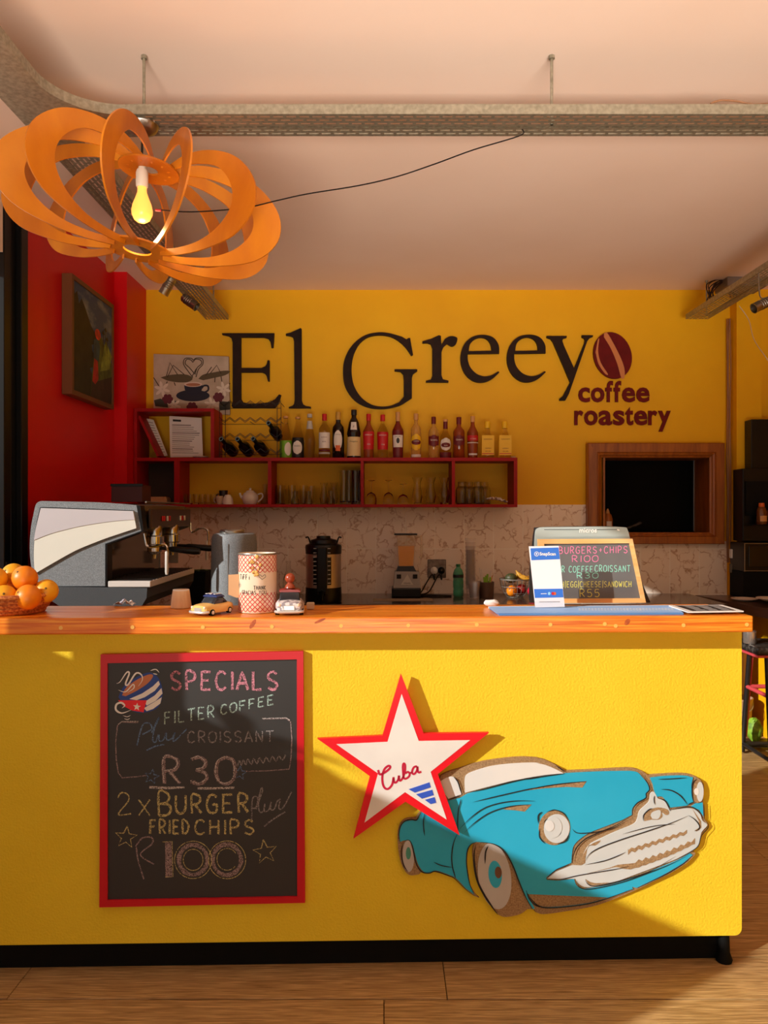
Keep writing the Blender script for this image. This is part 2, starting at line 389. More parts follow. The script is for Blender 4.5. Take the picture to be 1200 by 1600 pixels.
# black aluminium door frame at the edge of the opening
dr = struct('door_1', B(XL-.09, XL+.004, 3.41, 3.47, 0, ZC-.002, bev=.003), BLK)
for a, b_, c, d in ((XL-.09, XL+.002, 3.474, 3.52), (XL-.09, XL+.028, 3.522, 3.588)):
    obj('door_frame', B(a, b_, c, d, 0, ZC-.002, bev=.003), BLK, dr)
hg = obj('hinge', B(XL+.0045, XL+.012, 3.415, 3.455, 1.06, 1.2, bev=.002), BLKM, dr)
bm = new()
for z_ in (1.085, 1.13, 1.175): cyl(bm, (XL+.0115, 3.435, z_), (XL+.0145, 3.435, z_), .005, 10)
obj('screw', bm, STEEL, dr, smooth=True, kind='stuff')
# folded door leaf whose edge stands in the sunlight (it throws the tall shadow on the counter)
dd = struct('door_2', B(-1.94, -1.885, 1.545, 1.735, 0, 2.46, bev=.004), BLK)
# what stands outside: bright garden wall, low planter wall, paving
GW = pm('cream_garden_wall', (236,232,214), .9, bump=(60,.3))
struct('wall_garden', B(-4.6, -1.95, 4.55, 4.7, -.1, 2.74), GW)
tag(obj('planter_wall', B(-2.52, -2.3, .27, 2.45, -.1, 1.575), pm('planter_render', (190,160,130), .9, bump=(50,.3))), 'rendered planter wall outside the open doors', 'wall', kind='structure')
struct('ground', B(-26, 26, -30, 16, -.35, -.121), pm('pale_paving', (200,176,150), .85, var=(3,(186,160,136))))
# right wall and pillar
struct('wall_right', B(XR, XR+.2, YF, YB+.3, 0, ZC), WALLY)
pxA, pxB = P(1151,0,5.1).x, P(1190,0,5.1).x
struct('trim_4', B(pxA, pxB, 5.1, YB+.02, .0, ZC), WALLY)
struct('trim_5', B(pxB, XR+.02, 5.185, YB+.02, .0, ZC), WALLY)
# kitchen beyond the hatch
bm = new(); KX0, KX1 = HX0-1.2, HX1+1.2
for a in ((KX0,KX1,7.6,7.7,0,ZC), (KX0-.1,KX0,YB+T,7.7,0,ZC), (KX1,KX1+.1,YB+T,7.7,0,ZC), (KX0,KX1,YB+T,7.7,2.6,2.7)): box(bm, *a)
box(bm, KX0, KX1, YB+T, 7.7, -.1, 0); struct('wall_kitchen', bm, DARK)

# ---------------------------------------------------------------- hatch (pass-through window)
yf = 5.2
h = struct('window_1', B(HX0-.001, HX1+.001, 5.2, 5.5, HZ0-.02, HZ0, bev=.002), FRAMEW)
h2 = obj('reveal', B(HX1-.012, HX1, 5.16, 5.5, HZ0, HZ1), FRAMEW, h); obj('reveal', B(HX0, HX0+.012, 5.16, 5.5, HZ0, HZ1), FRAMEW, h); obj('reveal', B(HX0, HX1, 5.16, 5.5, HZ1-.012, HZ1), FRAMEW, h)
o_ = [P(*p, 5.13) for p in ((919,692),(1133,692),(1133,850),(919,850))]; i_ = [P(*p, 5.15) for p in ((940,715),(1109,715),(1109,832),(940,832))]
for k in range(4):
    a, b_, c, d = o_[k], o_[(k+1) % 4], i_[(k+1) % 4], i_[k]
    bm = new(); m1 = a.lerp(d, .55); m2 = b_.lerp(c, .55)
    def prof(A, D):
        A = Vector((A.x, 0, A.z)); D = Vector((D.x, 0, D.z)); e = D-A
        return [A+Vector((0,5.19,0)), A+Vector((0,5.135,0)), A+e*.06+Vector((0,5.13,0)), A+e*.62+Vector((0,5.13,0)), A+e*.66+Vector((0,5.137,0)), A+e*.72+Vector((0,5.133,0)), A+e*.84+Vector((0,5.139,0)), A+e*.88+Vector((0,5.148,0)), A+e+Vector((0,5.155,0)), A+e+Vector((0,5.19,0))]
    pa, pb = prof(a, d), prof(b_, c)
    va = [bm.verts.new(q) for q in pa]; vb = [bm.verts.new(q) for q in pb]
    for q in range(len(va)): q2 = (q+1) % len(va); bm.faces.new((va[q], vb[q], vb[q2], va[q2]))
    bm.faces.new(va); bm.faces.new(vb)
    obj('frame_board', bm, FRAMEW, h)
# sliding glass pane with its bright edge, standing inside the hatch
gx = P(1083,0,5.44).x
obj('pane', B(HX0+.013, gx, 5.438, 5.443, HZ0+.002, HZ1-.013), pm('smoked_pane', (60,60,62), .05, trans=.9, ior=1.1, spec=.1), h)
obj('pane_edge', B(gx, gx+.006, 5.432, 5.449, HZ0+.002, HZ1-.013), pm('pane_edge_metal', (150,150,150), .3, .6), h)
# ---------------------------------------------------------------- worktops at the back and the sides
bw = thing('back_worktop', 'dark polished worktop running along the tiled back wall', 'worktop', (-.1, 4.9, 0))
obj('top', B(-.98, P(1088,0,5.1).x-.02, 4.58, 5.186, .835, .87, bev=.004), BACKTOP, bw)
obj('cabinet', B(-.98, 1.98, 4.66, 5.186, 0, .834), pm('cabinet_dark_brown', (60,38,26), .6), bw)
lw = thing('side_worktop', 'dark worktop along the red wall under the espresso machine', 'worktop', (-1.3, 4.2, 0))
obj('top', B(XL+.03, -.985, 3.25, 4.8, .80, .84, bev=.004), BACKTOP, lw); obj('cabinet', B(XL+.03, -1.03, 3.3, 4.8, 0, .799), MATS['cabinet_dark_brown'], lw)
rw = thing('right_worktop', 'dark wooden worktop on the yellow base under the microwave', 'worktop', (2.6, 4.5, 0))
bm = new(); f_ = [(2.06,5.08),(2.235,3.95),(XR-.01,3.95),(XR-.01,5.18),(2.515,5.18),(2.515,5.09)]
def slab(bm, pts, z0, z1):
    a = [bm.verts.new((x, y, z0)) for x, y in pts]; b = [bm.verts.new((x, y, z1)) for x, y in pts]
    bm.faces.new(a[::-1]); bm.faces.new(b)
    for k in range(len(pts)): bm.faces.new((a[k], a[(k+1) % len(pts)], b[(k+1) % len(pts)], b[k]))
    return bm
obj('top', slab(bm, f_, .815, .87), BROWNTOP, rw)
obj('base', slab(new(), [(2.40,5.05),(2.40,4.74),(2.52,4.72),(2.52,4.02),(XR-.02,4.02),(XR-.02,5.17),(2.52,5.17),(2.52,5.05)], 0, .814), WALLY, rw)
# ---------------------------------------------------------------- bar counter (own frame, turned 1.35 degrees)
setF(F_COUNTER)
ZT_ = 1.108; ZS = 1.059; UL = -1.62; UR = PC(1159, 1200).x; ZB = PC(600, 1469).z
ct = thing('bar_counter', 'yellow plastered bar counter with a thick varnished pine top', 'counter', (0, .1, 0))
rc = [(UR-.022+.022*sin(a), ZB+.022-.022*cos(a)) for a in [k*pi/2/6 for k in range(7)]]
obj('front_panel', PL([[(UL, ZS)]+[(UL, ZB)]+rc+[(UR, ZS)]], 0, .035), PANY, ct)
obj('carcass', B(UL, UR-.01, .036, .19, .13, ZS-.001), WALLY, ct)
obj('plinth', B(UL, UR-.05, .05, .17, 0, .129), BLKM, ct)
obj('foot', LA([(.024,0),(.026,.008),(.018,.03),(.016,.09)], (UR-.04, .035, 0), 14), BLKM, ct, smooth=True)
# pine top: a front board and three boards behind it
SR = PC(1177, 975, -.09).x
obj('board', B(UL, SR, -.09, -.035, ZS, ZT_, bev=.004, seg=2), PINE, ct, label='front board with knots and pale plugs')
for a, b_ in ((-.0335, .048), (.0495, .131), (.1325, .215)): obj('board', B(UL, SR-.004, a, b_, ZS+.002, ZT_-.001, bev=.0015), PINE, ct)
for px, py in ((95,981),(207,980),(317,980),(425,979),(533,978),(638,977),(745,976),(860,976),(945,975),(962,978),(1068,977),(1167,976)):
    q = PC(px, py, -.0905); bm = cyl(new(), (q.x, -.0915, q.z), (q.x, -.088, q.z), .0058, 12)
    obj('plug', bm, PLUG, ct, smooth=True)
KN = pm('knot', (150,62,24), .45, var=(60,(190,90,34)))
for px, py, rx, ry, rot in ((980,972,.011,.007,.9),(395,975,.016,.006,1.0),(500,970,.018,.004,.4)):
    q = PC(px, py, -.09); obj('knot', PL([ell(q.x, q.z, rx, ry, 16, rot)], -.0904, -.0902), KN, ct)

def on_panel(S, ox, oy, v=0.0):
    def f(X, Y): q = PC(ox+X/S, oy+Y/S, v); return (q.x, q.z)
    return f
# ---------------------------------------------------------------- star sign
RED = pm('red_sign_paint', (236,14,34), .4); WSGN = pm('white_sign_paint', (240,238,232), .45, var=(5,(232,228,222)))
MDF = pm('raw_fibreboard', (178,146,104), .85, bump=(300,.6,.001), var=(200,(142,112,78)))
BLUES = pm('blue_sign_paint', (52,92,206), .45)
f2 = on_panel(4.0, 490, 1040)
so = [(543,38),(683,405),(1085,400),(770,655),(905,1032),(570,825),(250,1053),(352,668),(28,437),(430,418)]
si = [(547,160),(652,450),(968,445),(725,640),(825,935),(568,765),(318,953),(402,650),(145,470),(460,455)]
q = f2(560, 1040)
st = thing('star_sign', 'white five-pointed star sign with red border reading Cuba on the counter front', 'sign', (q[0], -.02, q[1]))
obj('star_board', PL([so], -.034, -.020, f2), RED, st)
obj('spacer', PL([[(450,450),(640,450),(640,640),(450,640)]], -.0195, -.0005, f2), MDF, st)
obj('white_face', PL([si], -.0350, -.0342, f2), WSGN, st)
for s in ([(590,747),(718,704),(727,735),(628,768)], [(636,778),(735,750),(745,783),(672,805)], [(690,812),(750,795),(760,830),(725,838)]):
    obj('blue_stripe', PL([s], -.0358, -.0351, f2), BLUES, st)
bm = new()
for s, w in (([(402,628),(412,655),(440,645),(470,622),(476,606),(462,604),(440,625),(428,665),(430,710),(442,738),(462,745),(482,728),(492,705),(496,680)], .0032),
          ([(496,672),(500,700),(510,706),(524,690),(530,662)], .003), ([(530,662),(532,688),(540,694),(552,680)], .003),
          ([(552,680),(566,640),(568,600),(560,588),(554,605),(556,650),(560,676),(572,682),(592,668),(596,650),(584,640),(570,650)], .003), ([(596,650),(612,640)], .0025),
          ([(642,606),(624,610),(612,632),(614,650),(626,652),(640,632),(644,606)], .003), ([(644,606),(646,634),(654,644),(668,638)], .003)):
    ribbon(bm, cr(s, 5), w*2.1, -.0356, f2)
obj('lettering', bm, pm('crimson_sign_paint', (196,20,62), .5), st)

# ---------------------------------------------------------------- car cut-out
fa = on_panel(4.8, 610, 1170); fb_ = on_panel(4.0, 820, 1170)
def A_(l): return [fa(*p) for p in l]
def B_(l): return [fb_(*p) for p in l]
q = fb_(0, 1000)
car = thing('car_sign', 'turquoise vintage car cut from board on the yellow counter front', 'sign', (q[0], -.006, q[1]))
outl = A_(cr([(370,215),(380,190),(440,162),(520,138),(600,112),(700,86),(850,64),(980,54),(1100,60)],4)) + B_(cr([(20,50),(60,50),(120,62),(185,92),(250,132)],4)+cr([(255,131),(400,125),(550,116),(660,114),(720,130),(765,160)],4)+cr([(770,158),(850,152),(960,148),(1030,155),(1080,180),(1108,212),(1108,250),(1104,330),(1110,430)],4)+cr([(1112,430),(1130,452),(1128,485),(1090,530),(1068,590),(1028,628)],4)+cr([(1032,630),(1056,648),(1000,705),(900,768),(800,818),(700,866),(600,908),(500,948),(400,978),(250,1004),(110,1022),(55,1004)],4)) \
   + A_([(1080,1192),(1040,1188)]+cr([(1020,1190),(970,1225),(880,1246),(820,1238),(765,1190),(720,1120),(675,1040)],4)+cr([(655,1010),(630,930),(618,840),(612,760),(625,705)],4)+cr([(600,700),(575,740),(565,820),(572,900),(592,1000),(635,1080),(662,1105)],4)+cr([(620,1088),(560,1040),(490,965),(440,935),(340,905),(290,918),(225,915)],4)+cr([(215,928),(150,936),(108,905),(75,830),(58,740),(54,650),(60,590),(80,545),(120,516),(190,508)],4)+[(215,470),(250,440),(300,380)])
obj('base_board', PL([outl], -.011, -.0005), MDF, car)
CYAN = pm('turquoise_paint', (30,176,216), .45, var=(4,(44,184,222))); CARW = pm('white_car_paint', (238,236,230), .45, var=(4,(226,230,230)))
GREYW = pm('pale_grey_paint', (206,214,214), .5, var=(5,(214,220,220)))
body = A_(cr([(72,684),(66,630),(78,565),(112,532),(195,521)],3)+[(225,472),(262,440),(330,420),(430,378),(520,356)]+cr([(575,324),(700,290),(900,238),(1050,205)],3)) + B_(cr([(0,182),(120,160),(240,145)],3)+cr([(250,143),(400,135),(560,130),(680,133),(722,165),(757,210),(768,245)],4)+cr([(747,268),(742,298),(690,330),(662,365),(660,402)],4)+cr([(600,434),(480,480),(400,512),(340,550),(300,592),(288,640),(284,700)],4)+[(190,740),(128,790),(132,808),(205,812),(300,802)]+cr([(312,835),(350,862),(450,852),(560,830),(700,782),(830,732),(950,682),(1022,642)],4)+[(1038,652)]+cr([(980,702),(880,762),(790,808),(690,856)],3)+[(660,850),(668,864)]+cr([(520,916),(420,946),(300,966),(150,978),(95,972),(55,955),(20,905),(0,872)],4)) \
   + A_(cr([(1012,1045),(1035,1105),(1075,1180)],3)+cr([(1062,1186),(1000,1080),(950,960),(900,830),(860,762),(815,724),(760,700),(700,688),(640,686)],4)+cr([(600,700),(576,745),(567,820),(573,900),(592,1000),(622,1076)],4)+cr([(560,1030),(490,957),(440,932),(340,898),(290,912),(245,905),(205,850),(180,765),(162,702),(130,672),(90,676)],4))
obj('body_panel', PL([body], -.0135, -.0112), CYAN, car)
fen = B_(cr([(772,172),(860,161),(980,158),(1040,170)],3)+cr([(1030,215),(1032,285),(1042,322)],3)+[(1000,345),(892,358)]+cr([(880,330),(850,290),(815,290)],3)+[(798,250),(790,212)])
obj('fender_panel', PL([fen], -.0135, -.0112), CYAN, car)
obj('fender_panel', PL([B_([(1056,332),(1100,326),(1105,412),(1078,372),(1030,350)])], -.0135, -.0112), CYAN, car)
obj('windscreen', PL([A_(cr([(556,318),(553,220),(572,180),(640,150),(760,117),(900,100),(1050,93),(1110,96)],4))+B_(cr([(60,78),(130,95),(190,120),(236,144)],4)+[(120,154),(0,174)])+A_([(900,230),(700,280)])], -.0135, -.0112), CARW, car)
obj('side_window', PL([A_(cr([(372,232),(420,205),(462,198),(490,215),(510,260),(528,330)],4)+[(430,362),(380,290)])], -.0135, -.0112), CARW, car)
gr = B_(cr([(346,718),(355,660),(392,592),(450,556),(560,505),(665,462),(692,430),(705,380),(740,345),(766,318),(776,268),(800,262),(822,300),(862,312),(880,345),(896,375)],3)+cr([(1000,360),(1050,368),(1085,400),(1098,438),(1129,465),(1092,510),(1076,580),(1040,620),(950,670),(800,728),(650,784),(540,824),(440,847),(365,850),(322,822),(310,800)],3)+[(200,800),(135,797)]+cr([(190,755),(290,715)],2))
obj('grille', PL([gr], -.0140, -.0112), GREYW, car)
BRN = MDF
def det(loops, name='groove', m=BRN, y=-.0148, par=None): obj(name, PL(loops, y, y+.0008), m, par or car)
det([B_([(1035,365),(1075,440),(1080,480),(1050,498),(1060,505),(1090,480),(1088,440),(1060,400)])], 'groove', BRN, -.0147)
det([B_(cr([(345,715),(352,660),(395,592),(465,560),(430,592),(390,590),(372,660),(368,700)],3))])
# bonnet chrome spear (brown routed areas of the body)
det([B_([(0,244),(120,222),(250,203),(378,192),(352,232),(250,228),(120,236),(0,250)])], y=-.0142)
det([A_(cr([(840,442),(920,412),(1052,405)],3)+[(1000,458),(930,448)])], y=-.0142)
# grille teeth
up = []; lo = []
n = 17
for k in range(n+1):
    t = k/n; X = 635+(1000-635)*t; Y = 625+(508-625)*t
    up.append((X, Y-(14 if k % 2 else 2))); lo.append((X, Y+(24 if k % 2 == 0 else 8)*(1-.3*t)))
det([B_([(635,612)]+up+[(1000,515)]+lo[::-1])], 'tooth_row', BRN, -.0150)
up = []; lo = []
for k in range(n+1):
    t = k/n; X = 680+(1050-680)*t; Y = 700+(562-700)*t-10*sin(pi*t)*-1
    up.append((X, Y-(16 if k % 2 else 0))); lo.append((X, Y+30*(1-.5*t)+(5 if k % 2 else 0)))
det([B_(up+lo[::-1]+cr([(650,740),(600,735),(560,725),(500,738),(365,770),(520,730),(570,712),(640,705)],2))], 'tooth_row', BRN, -.0150)
det([B_(cr([(370,800),(385,825),(420,840),(520,822),(440,826),(400,818)],3))], y=-.0148)
det([B_(cr([(735,440),(738,405),(760,375),(820,355),(880,368),(888,395),(870,402),(845,385),(848,410),(825,430),(780,430)],3))], y=-.0150)
det([B_(cr([(775,405),(785,385),(828,370),(838,392),(822,425),(785,425)],3))], 'badge', GREYW, -.0156)
# headlights
hl = obj('headlight', PL([B_(ell(178,482,98,108,32,.15))], -.0146, -.0136), MDF, car)
def sub(loops, name, m, y, par): return obj(name, PL(loops, y, y+.0006), m, par)
sub([B_(ell(192,486,80,90,32,.1))], 'lamp_ring', GREYW, -.0153, hl)
sub([B_(ell(168,478,56,66,28,.1))], 'lamp_ring', GREYW, -.0165, hl)
sub([B_(ell(146,468,29,34,20))], 'bulb', CARW, -.0177, hl)
hr = obj('headlight', PL([B_(ell(1068,252,36,76,28))], -.0146, -.0136), MDF, car)
sub([B_(ell(1082,258,22,62,24))], 'lamp_ring', GREYW, -.0153, hr); sub([B_(ell(1060,256,15,22,18))], 'bulb', CARW, -.0160, hr)
TYR = pm('grey_tyre_paint', (196,194,190), .6, var=(6,(184,180,176)))
wf = obj('wheel', PL([A_(ell(776,940,122,248,40,-.14))], -.0140, -.0112), TYR, car)
sub([A_(ell(780,925,50,102,28,-.08))], 'hub', CYAN, -.0147, wf); sub([A_(ell(803,910,26,44,20,-.05))], 'hub_cap', pm('umber_paint', (110,74,50), .6), -.0153, wf)
wr = obj('wheel', PL([A_(ell(133,790,43,118,32,-.04))], -.0140, -.0112), TYR, car)
sub([A_(ell(133,768,19,46,20))], 'hub', pm('green_paint', (70,150,130), .5), -.0147, wr)
# routed black lines
LN = [('a',[(505,620),(500,540),(505,450),(520,385),(524,360)],8),('a',[(500,615),(470,690),(456,780),(460,860),(478,930),(485,955)],9),('a',[(258,460),(246,520),(248,590),(255,638)],8),
 ('a',[(320,832),(380,858),(460,872)],8),('a',[(515,585),(600,500),(700,430),(820,392),(950,376),(1080,378)],8),('a',[(552,612),(620,545),(720,475),(820,435),(930,412),(1050,404)],8),
 ('a',[(615,385),(740,355),(900,318),(1050,285),(1200,262)],8),('a',[(590,312),(700,288),(900,236),(1050,205),(1200,188)],8),('a',[(428,370),(480,352),(526,338)],8),('a',[(470,198),(500,232),(520,290),(534,332)],10),
 ('a',[(72,684),(62,640),(70,575),(100,532),(150,514),(192,520),(218,480),(238,448)],9),('a',[(88,684),(120,668),(148,680),(168,740),(184,820),(205,872),(240,908),(290,914),(335,902),(440,936),(480,958),(560,1036),(625,1086)],9),
 ('a',[(640,684),(600,700),(574,745),(566,820),(573,900),(592,1000),(628,1082)],9),('a',[(660,684),(760,696),(830,735),(880,800),(920,880),(960,985),(1010,1100),(1060,1186)],10),
 ('a',[(636,700),(622,780),(628,880),(650,980),(700,1080),(760,1170),(800,1226)],16),('a',[(92,690),(80,760),(96,850),(130,905)],9),('a',[(728,712),(708,760),(704,846)],12),('a',[(1012,1042),(1030,1100),(1075,1150),(1130,1168),(1200,1172)],8),
 ('b',[(0,246),(120,222),(250,204),(378,192)],6),('b',[(0,182),(120,160),(245,143)],6),('b',[(185,92),(245,136)],6),('b',[(715,140),(750,190),(770,240),(748,268),(745,296),(695,325),(668,358),(662,402)],8),
 ('b',[(620,442),(540,482),(440,506),(325,514),(288,488)],6),('b',[(662,405),(560,465),(450,512),(370,550),(318,600),(296,650),(290,700)],8),('b',[(285,706),(190,742),(126,798)],7),('b',[(126,800),(220,800),(320,778),(450,756),(560,738),(640,720)],6),
 ('b',[(370,685),(400,640),(470,600),(600,552),(760,500),(900,452),(1010,405)],7),('b',[(1010,404),(1050,430),(1078,468),(1070,492),(1046,500)],7),('b',[(368,710),(480,688),(560,660),(620,632)],6),('b',[(600,520),(740,482),(830,465),(925,458)],5),
 ('b',[(730,440),(732,402),(765,368),(790,362)],7),('b',[(798,280),(796,310),(802,338)],6),('b',[(820,295),(862,312),(884,345),(898,378)],8),('b',[(840,242),(900,248),(960,282),(1004,338)],8),('b',[(890,372),(950,358),(1030,352),(1085,395),(1108,440)],6),
 ('b',[(820,180),(900,177),(1000,170)],6),('b',[(1008,335),(1050,318)],6),('b',[(1042,322),(1032,260),(1040,200),(1062,178)],8),('b',[(1105,330),(1108,430)],6),('b',[(316,805),(330,845),(370,862),(450,854),(600,818),(750,765),(900,705),(1020,642)],6),
 ('b',[(690,858),(790,808),(890,760),(985,700),(1035,655)],6),('b',[(672,856),(560,900),(420,945),(300,966),(150,978),(80,966),(30,920),(0,870)],7),('b',[(368,802),(385,830),(430,842),(560,816),(720,770),(800,735),(930,658)],6),
 ('b',[(78,455),(78,405),(102,382)],9),('b',[(86,485),(86,540),(120,580)],7),('b',[(125,385),(180,370),(235,392),(266,440)],6),('b',[(272,510),(250,560),(195,582)],7),('b',[(180,415),(215,460),(215,510),(190,538)],8),('b',[(110,450),(130,428),(160,432)],6),
 ('b',[(1110,432),(1132,455),(1128,485),(1090,530),(1072,590),(1030,625),(940,672)],6)]
bm = new()
for w_, pts, wd in LN:
    f = fa if w_ == 'a' else fb_; S = 4.8 if w_ == 'a' else 4.0
    y_ = -.0159
    ribbon(bm, cr(pts, 6), wd/S/1200*2.37*.95, y_, f, taper=True)
obj('routed_lines', bm, pm('black_routed_line', (28,22,22), .7), car, kind='stuff')

# ---------------------------------------------------------------- specials chalkboard
fc = on_panel(3.5294, 150, 1010)
q = fc(600, 1400)
cb = thing('chalkboard', 'large black chalkboard in a red frame reading Specials, on the counter front', 'chalkboard', (q[0], -.01, q[1]))
def dusty(m):        # the film of chalk dust that catches low raking light
    b = m.node_tree.nodes['Principled BSDF']; b.inputs['Coat Weight'].default_value = 1; b.inputs['Coat Roughness'].default_value = .6; b.inputs['Coat IOR'].default_value = 1.65
FR = pm('red_frame_paint', (206,12,32), .4)
CBK = pm('chalkboard_black', (9,9,9), .7, spec=.3, bump=(500,.25,.001), var=(6,(14,13,12))); dusty(CBK)
O = [(35,40),(1145,22),(1155,1400),(28,1425)]; I = [(72,87),(1110,66),(1112,1366),(72,1386)]
obj('slate', PL([[(60,70),(1125,50),(1128,1380),(60,1400)]], -.010, -.001, fc), CBK, cb)
for k in range(4):
    obj('frame_strip', PL([[O[k], O[(k+1)%4], I[(k+1)%4], I[k]]], -.016, -.001, fc), FR, cb)
def chalk(name, c, c2=(46,42,42)): return pm(name, c, .9, var=(420,c2,2,(.47,.62)), bump=(400,.3,.001))
CW, CP, CY, CL, CG = chalk('white_chalk',(206,200,196)), chalk('pink_chalk',(214,140,158)), chalk('yellow_chalk',(204,192,130)), chalk('blue_chalk',(106,138,176)), chalk('mint_chalk',(176,206,196))
CM = chalk('mauve_chalk',(160,140,140)); CWD = chalk('faint_white_chalk',(150,146,146))
def wr_(lines, m, w, par=cb, f=fc, y=-.0108, name='chalk_writing'):
    bm = new()
    for i_, l in enumerate(lines): ribbon(bm, l, w, y-i_*2e-6, f, jitter=.22)
    return obj(name, bm, m, par)
random.seed(11)
wr_(strokes('SPECIALS', 415, 1010, 135, 235, 0), CP, .0075)
wr_(strokes('FILTER', 380, 660, 360, 425, -.14)+strokes('COFFEE', 690, 985, 320, 372, -.20), CG, .0042)
wr_([cr(s,5) for s in ([(232,540),(262,430),(300,420),(312,450),(262,480)],[(312,470),(345,400),(352,392),(330,440),(318,510),(335,520),(350,480)],[(352,480),(355,515),(380,505),(392,470),(396,510),(425,500),(440,470),(430,515),(450,505),(505,450)],[(285,568),(330,545),(382,535)])], CL, .0042)
wr_(strokes('CROISSANT', 508, 985, 465, 525, -.01), CWD, .0042)
wr_(strokes('R', 370, 480, 608, 750)+strokes('30', 520, 775, 605, 752), CM, .0105)
wr_(strokes('R', 366, 476, 604, 746)+strokes('30', 516, 770, 601, 748), CW, .0028, y=-.0110)
wr_([[(300,770),(400,774),(492,770)]], CW, .0060, name='chalk_line'); wr_([[(565,776),(660,776),(768,772)]], CW, .0060, name='chalk_line')
wr_([cr([(785,655),(792,620),(805,650),(815,618),(830,648),(840,615),(860,645),(872,612),(890,640),(905,608),(925,638),(940,605),(960,632),(975,600),(995,628),(1010,598),(1030,620),(1048,592)],3)], CWD, .004)
def star5(cx, cy, r, rot=0): return [[(cx+r*(1 if k % 2 == 0 else .42)*sin(rot+k*pi/5), cy-r*(1 if k % 2 == 0 else .42)*cos(rot+k*pi/5)) for k in range(11)]]
wr_(star5(312,712,42,.2), CL, .0035, name='chalk_star'); wr_(star5(796,692,40,.1), CL, .0035, name='chalk_star') 
wr_(star5(172,1045,62,.1), CY, .0036, name='chalk_star'); wr_(star5(935,1125,68,-.15), CY, .0036, name='chalk_star')
wr_([[(240,415),(150,412),(125,430),(115,520),(118,620),(130,690),(150,718),(230,712),(285,705)],[(920,395),(1050,392),(1075,410),(1082,500),(1078,600),(1068,670),(940,680),(830,682)]], CM, .0034)
wr_([[(240,408),(150,408),(128,425)]], CW, .0020, y=-.0111, name='chalk_line'); wr_([[(920,392),(1050,388),(1072,402)]], CW, .0020, y=-.0111, name='chalk_line')
wr_(strokes('2x', 120, 320, 800, 925), CY, .0042)
wr_(strokes('B', 345, 430, 795, 925)+strokes('URGER', 440, 850, 815, 915, -.02), CY, .0072)
wr_(strokes('FRIED', 300, 520, 950, 1025)+strokes('CHIPS', 548, 880, 950, 1028), CY, .0060)
wr_([cr(s,5) for s in ([(862,965),(862,880),(870,825),(895,830),(885,880),(865,885)],[(885,890),(920,790),(912,780),(898,850),(905,905),(925,900),(935,860)],[(935,860),(930,900),(955,895),(968,850),(965,890),(985,890),(1000,850)],[(1000,850),(1018,835),(1010,885),(1035,880),(1080,795)],[(930,985),(980,945),(1045,905)])], CWD, .0042)
wr_([cr(s,5) for s in ([(270,1275),(240,1180),(228,1100)],[(225,1095),(260,1050),(310,1045),(315,1080),(250,1140),(325,1192)])], CM, .0040)
ring = lambda cx, rx, ry, w: [ell(cx, 1168, rx, ry, 40)+[ell(cx,1168,rx,ry,40)[0]]]
wr_([[(398,1070),(398,1265)],[(412,1070),(412,1262)]]+ring(540,78,82,0)+ring(725,78,84,0), CM, .0125)
wr_([[(372,1070),(425,1066),(430,1262),(385,1262)]]+ring(540,102,103,0)+ring(540,54,58,0)+ring(727,102,104,0)+[ell(727,1165,56,60,30,0,.7,5.7)], CY, .0022, y=-.0112)
# painted cup with the flag
cup = obj('painted_cup', PL([cr([(130,275),(160,215),(230,165),(300,140),(345,165),(368,215),(372,260),(355,320),(310,352),(240,360),(190,340),(150,305)],5)], -.0107, -.0102, fc), pm('cobalt_paint', (36,70,150), .55), cb)
sub([[fc(*p) for p in cr([(150,265),(175,220),(240,175),(300,150),(320,160),(290,200),(230,240),(170,270)],4)]], 'coffee', pm('tan_paint', (196,120,80), .6), -.0112, cup)
for s in ([(190,285),(260,255),(320,215),(350,185),(358,205),(330,240),(275,275),(230,292)],[(275,300),(330,265),(366,225),(372,255),(335,295),(285,322)],[(270,335),(330,300),(368,275),(360,310),(320,340),(285,352)]): sub([[fc(*p) for p in s]], 'stripe', WSGN, -.0113, cup)
sub([[fc(*p) for p in [(128,292),(285,292),(268,358),(205,348),(160,325)]]], 'red_patch', RED, -.0116, cup)
sub([[fc(*p) for p in star5(232,328,22,.1)[0][:-1]]], 'star', WSGN, -.0119, cup)
bm = new()
for s, w in (([(120,200),(140,190),(175,140),(190,145),(170,200),(185,205),(225,145),(255,150),(262,180),(240,215)],.005),([(130,235),(170,245),(210,205),(215,225),(180,250)],.0035),([(200,345),(150,362),(118,345),(120,315),(145,305),(165,320),(150,335)],.006),([(305,130),(335,122),(355,140)],.003),([(320,145),(345,150)],.003),([(155,375),(178,382),(198,374)],.002),([(162,392),(180,397),(195,390)],.002)):
    obj('painted_stroke', ribbon(new(), cr(s,5), w, -.0122, fc, taper=True), WSGN, cb)
bm.free()
setF()
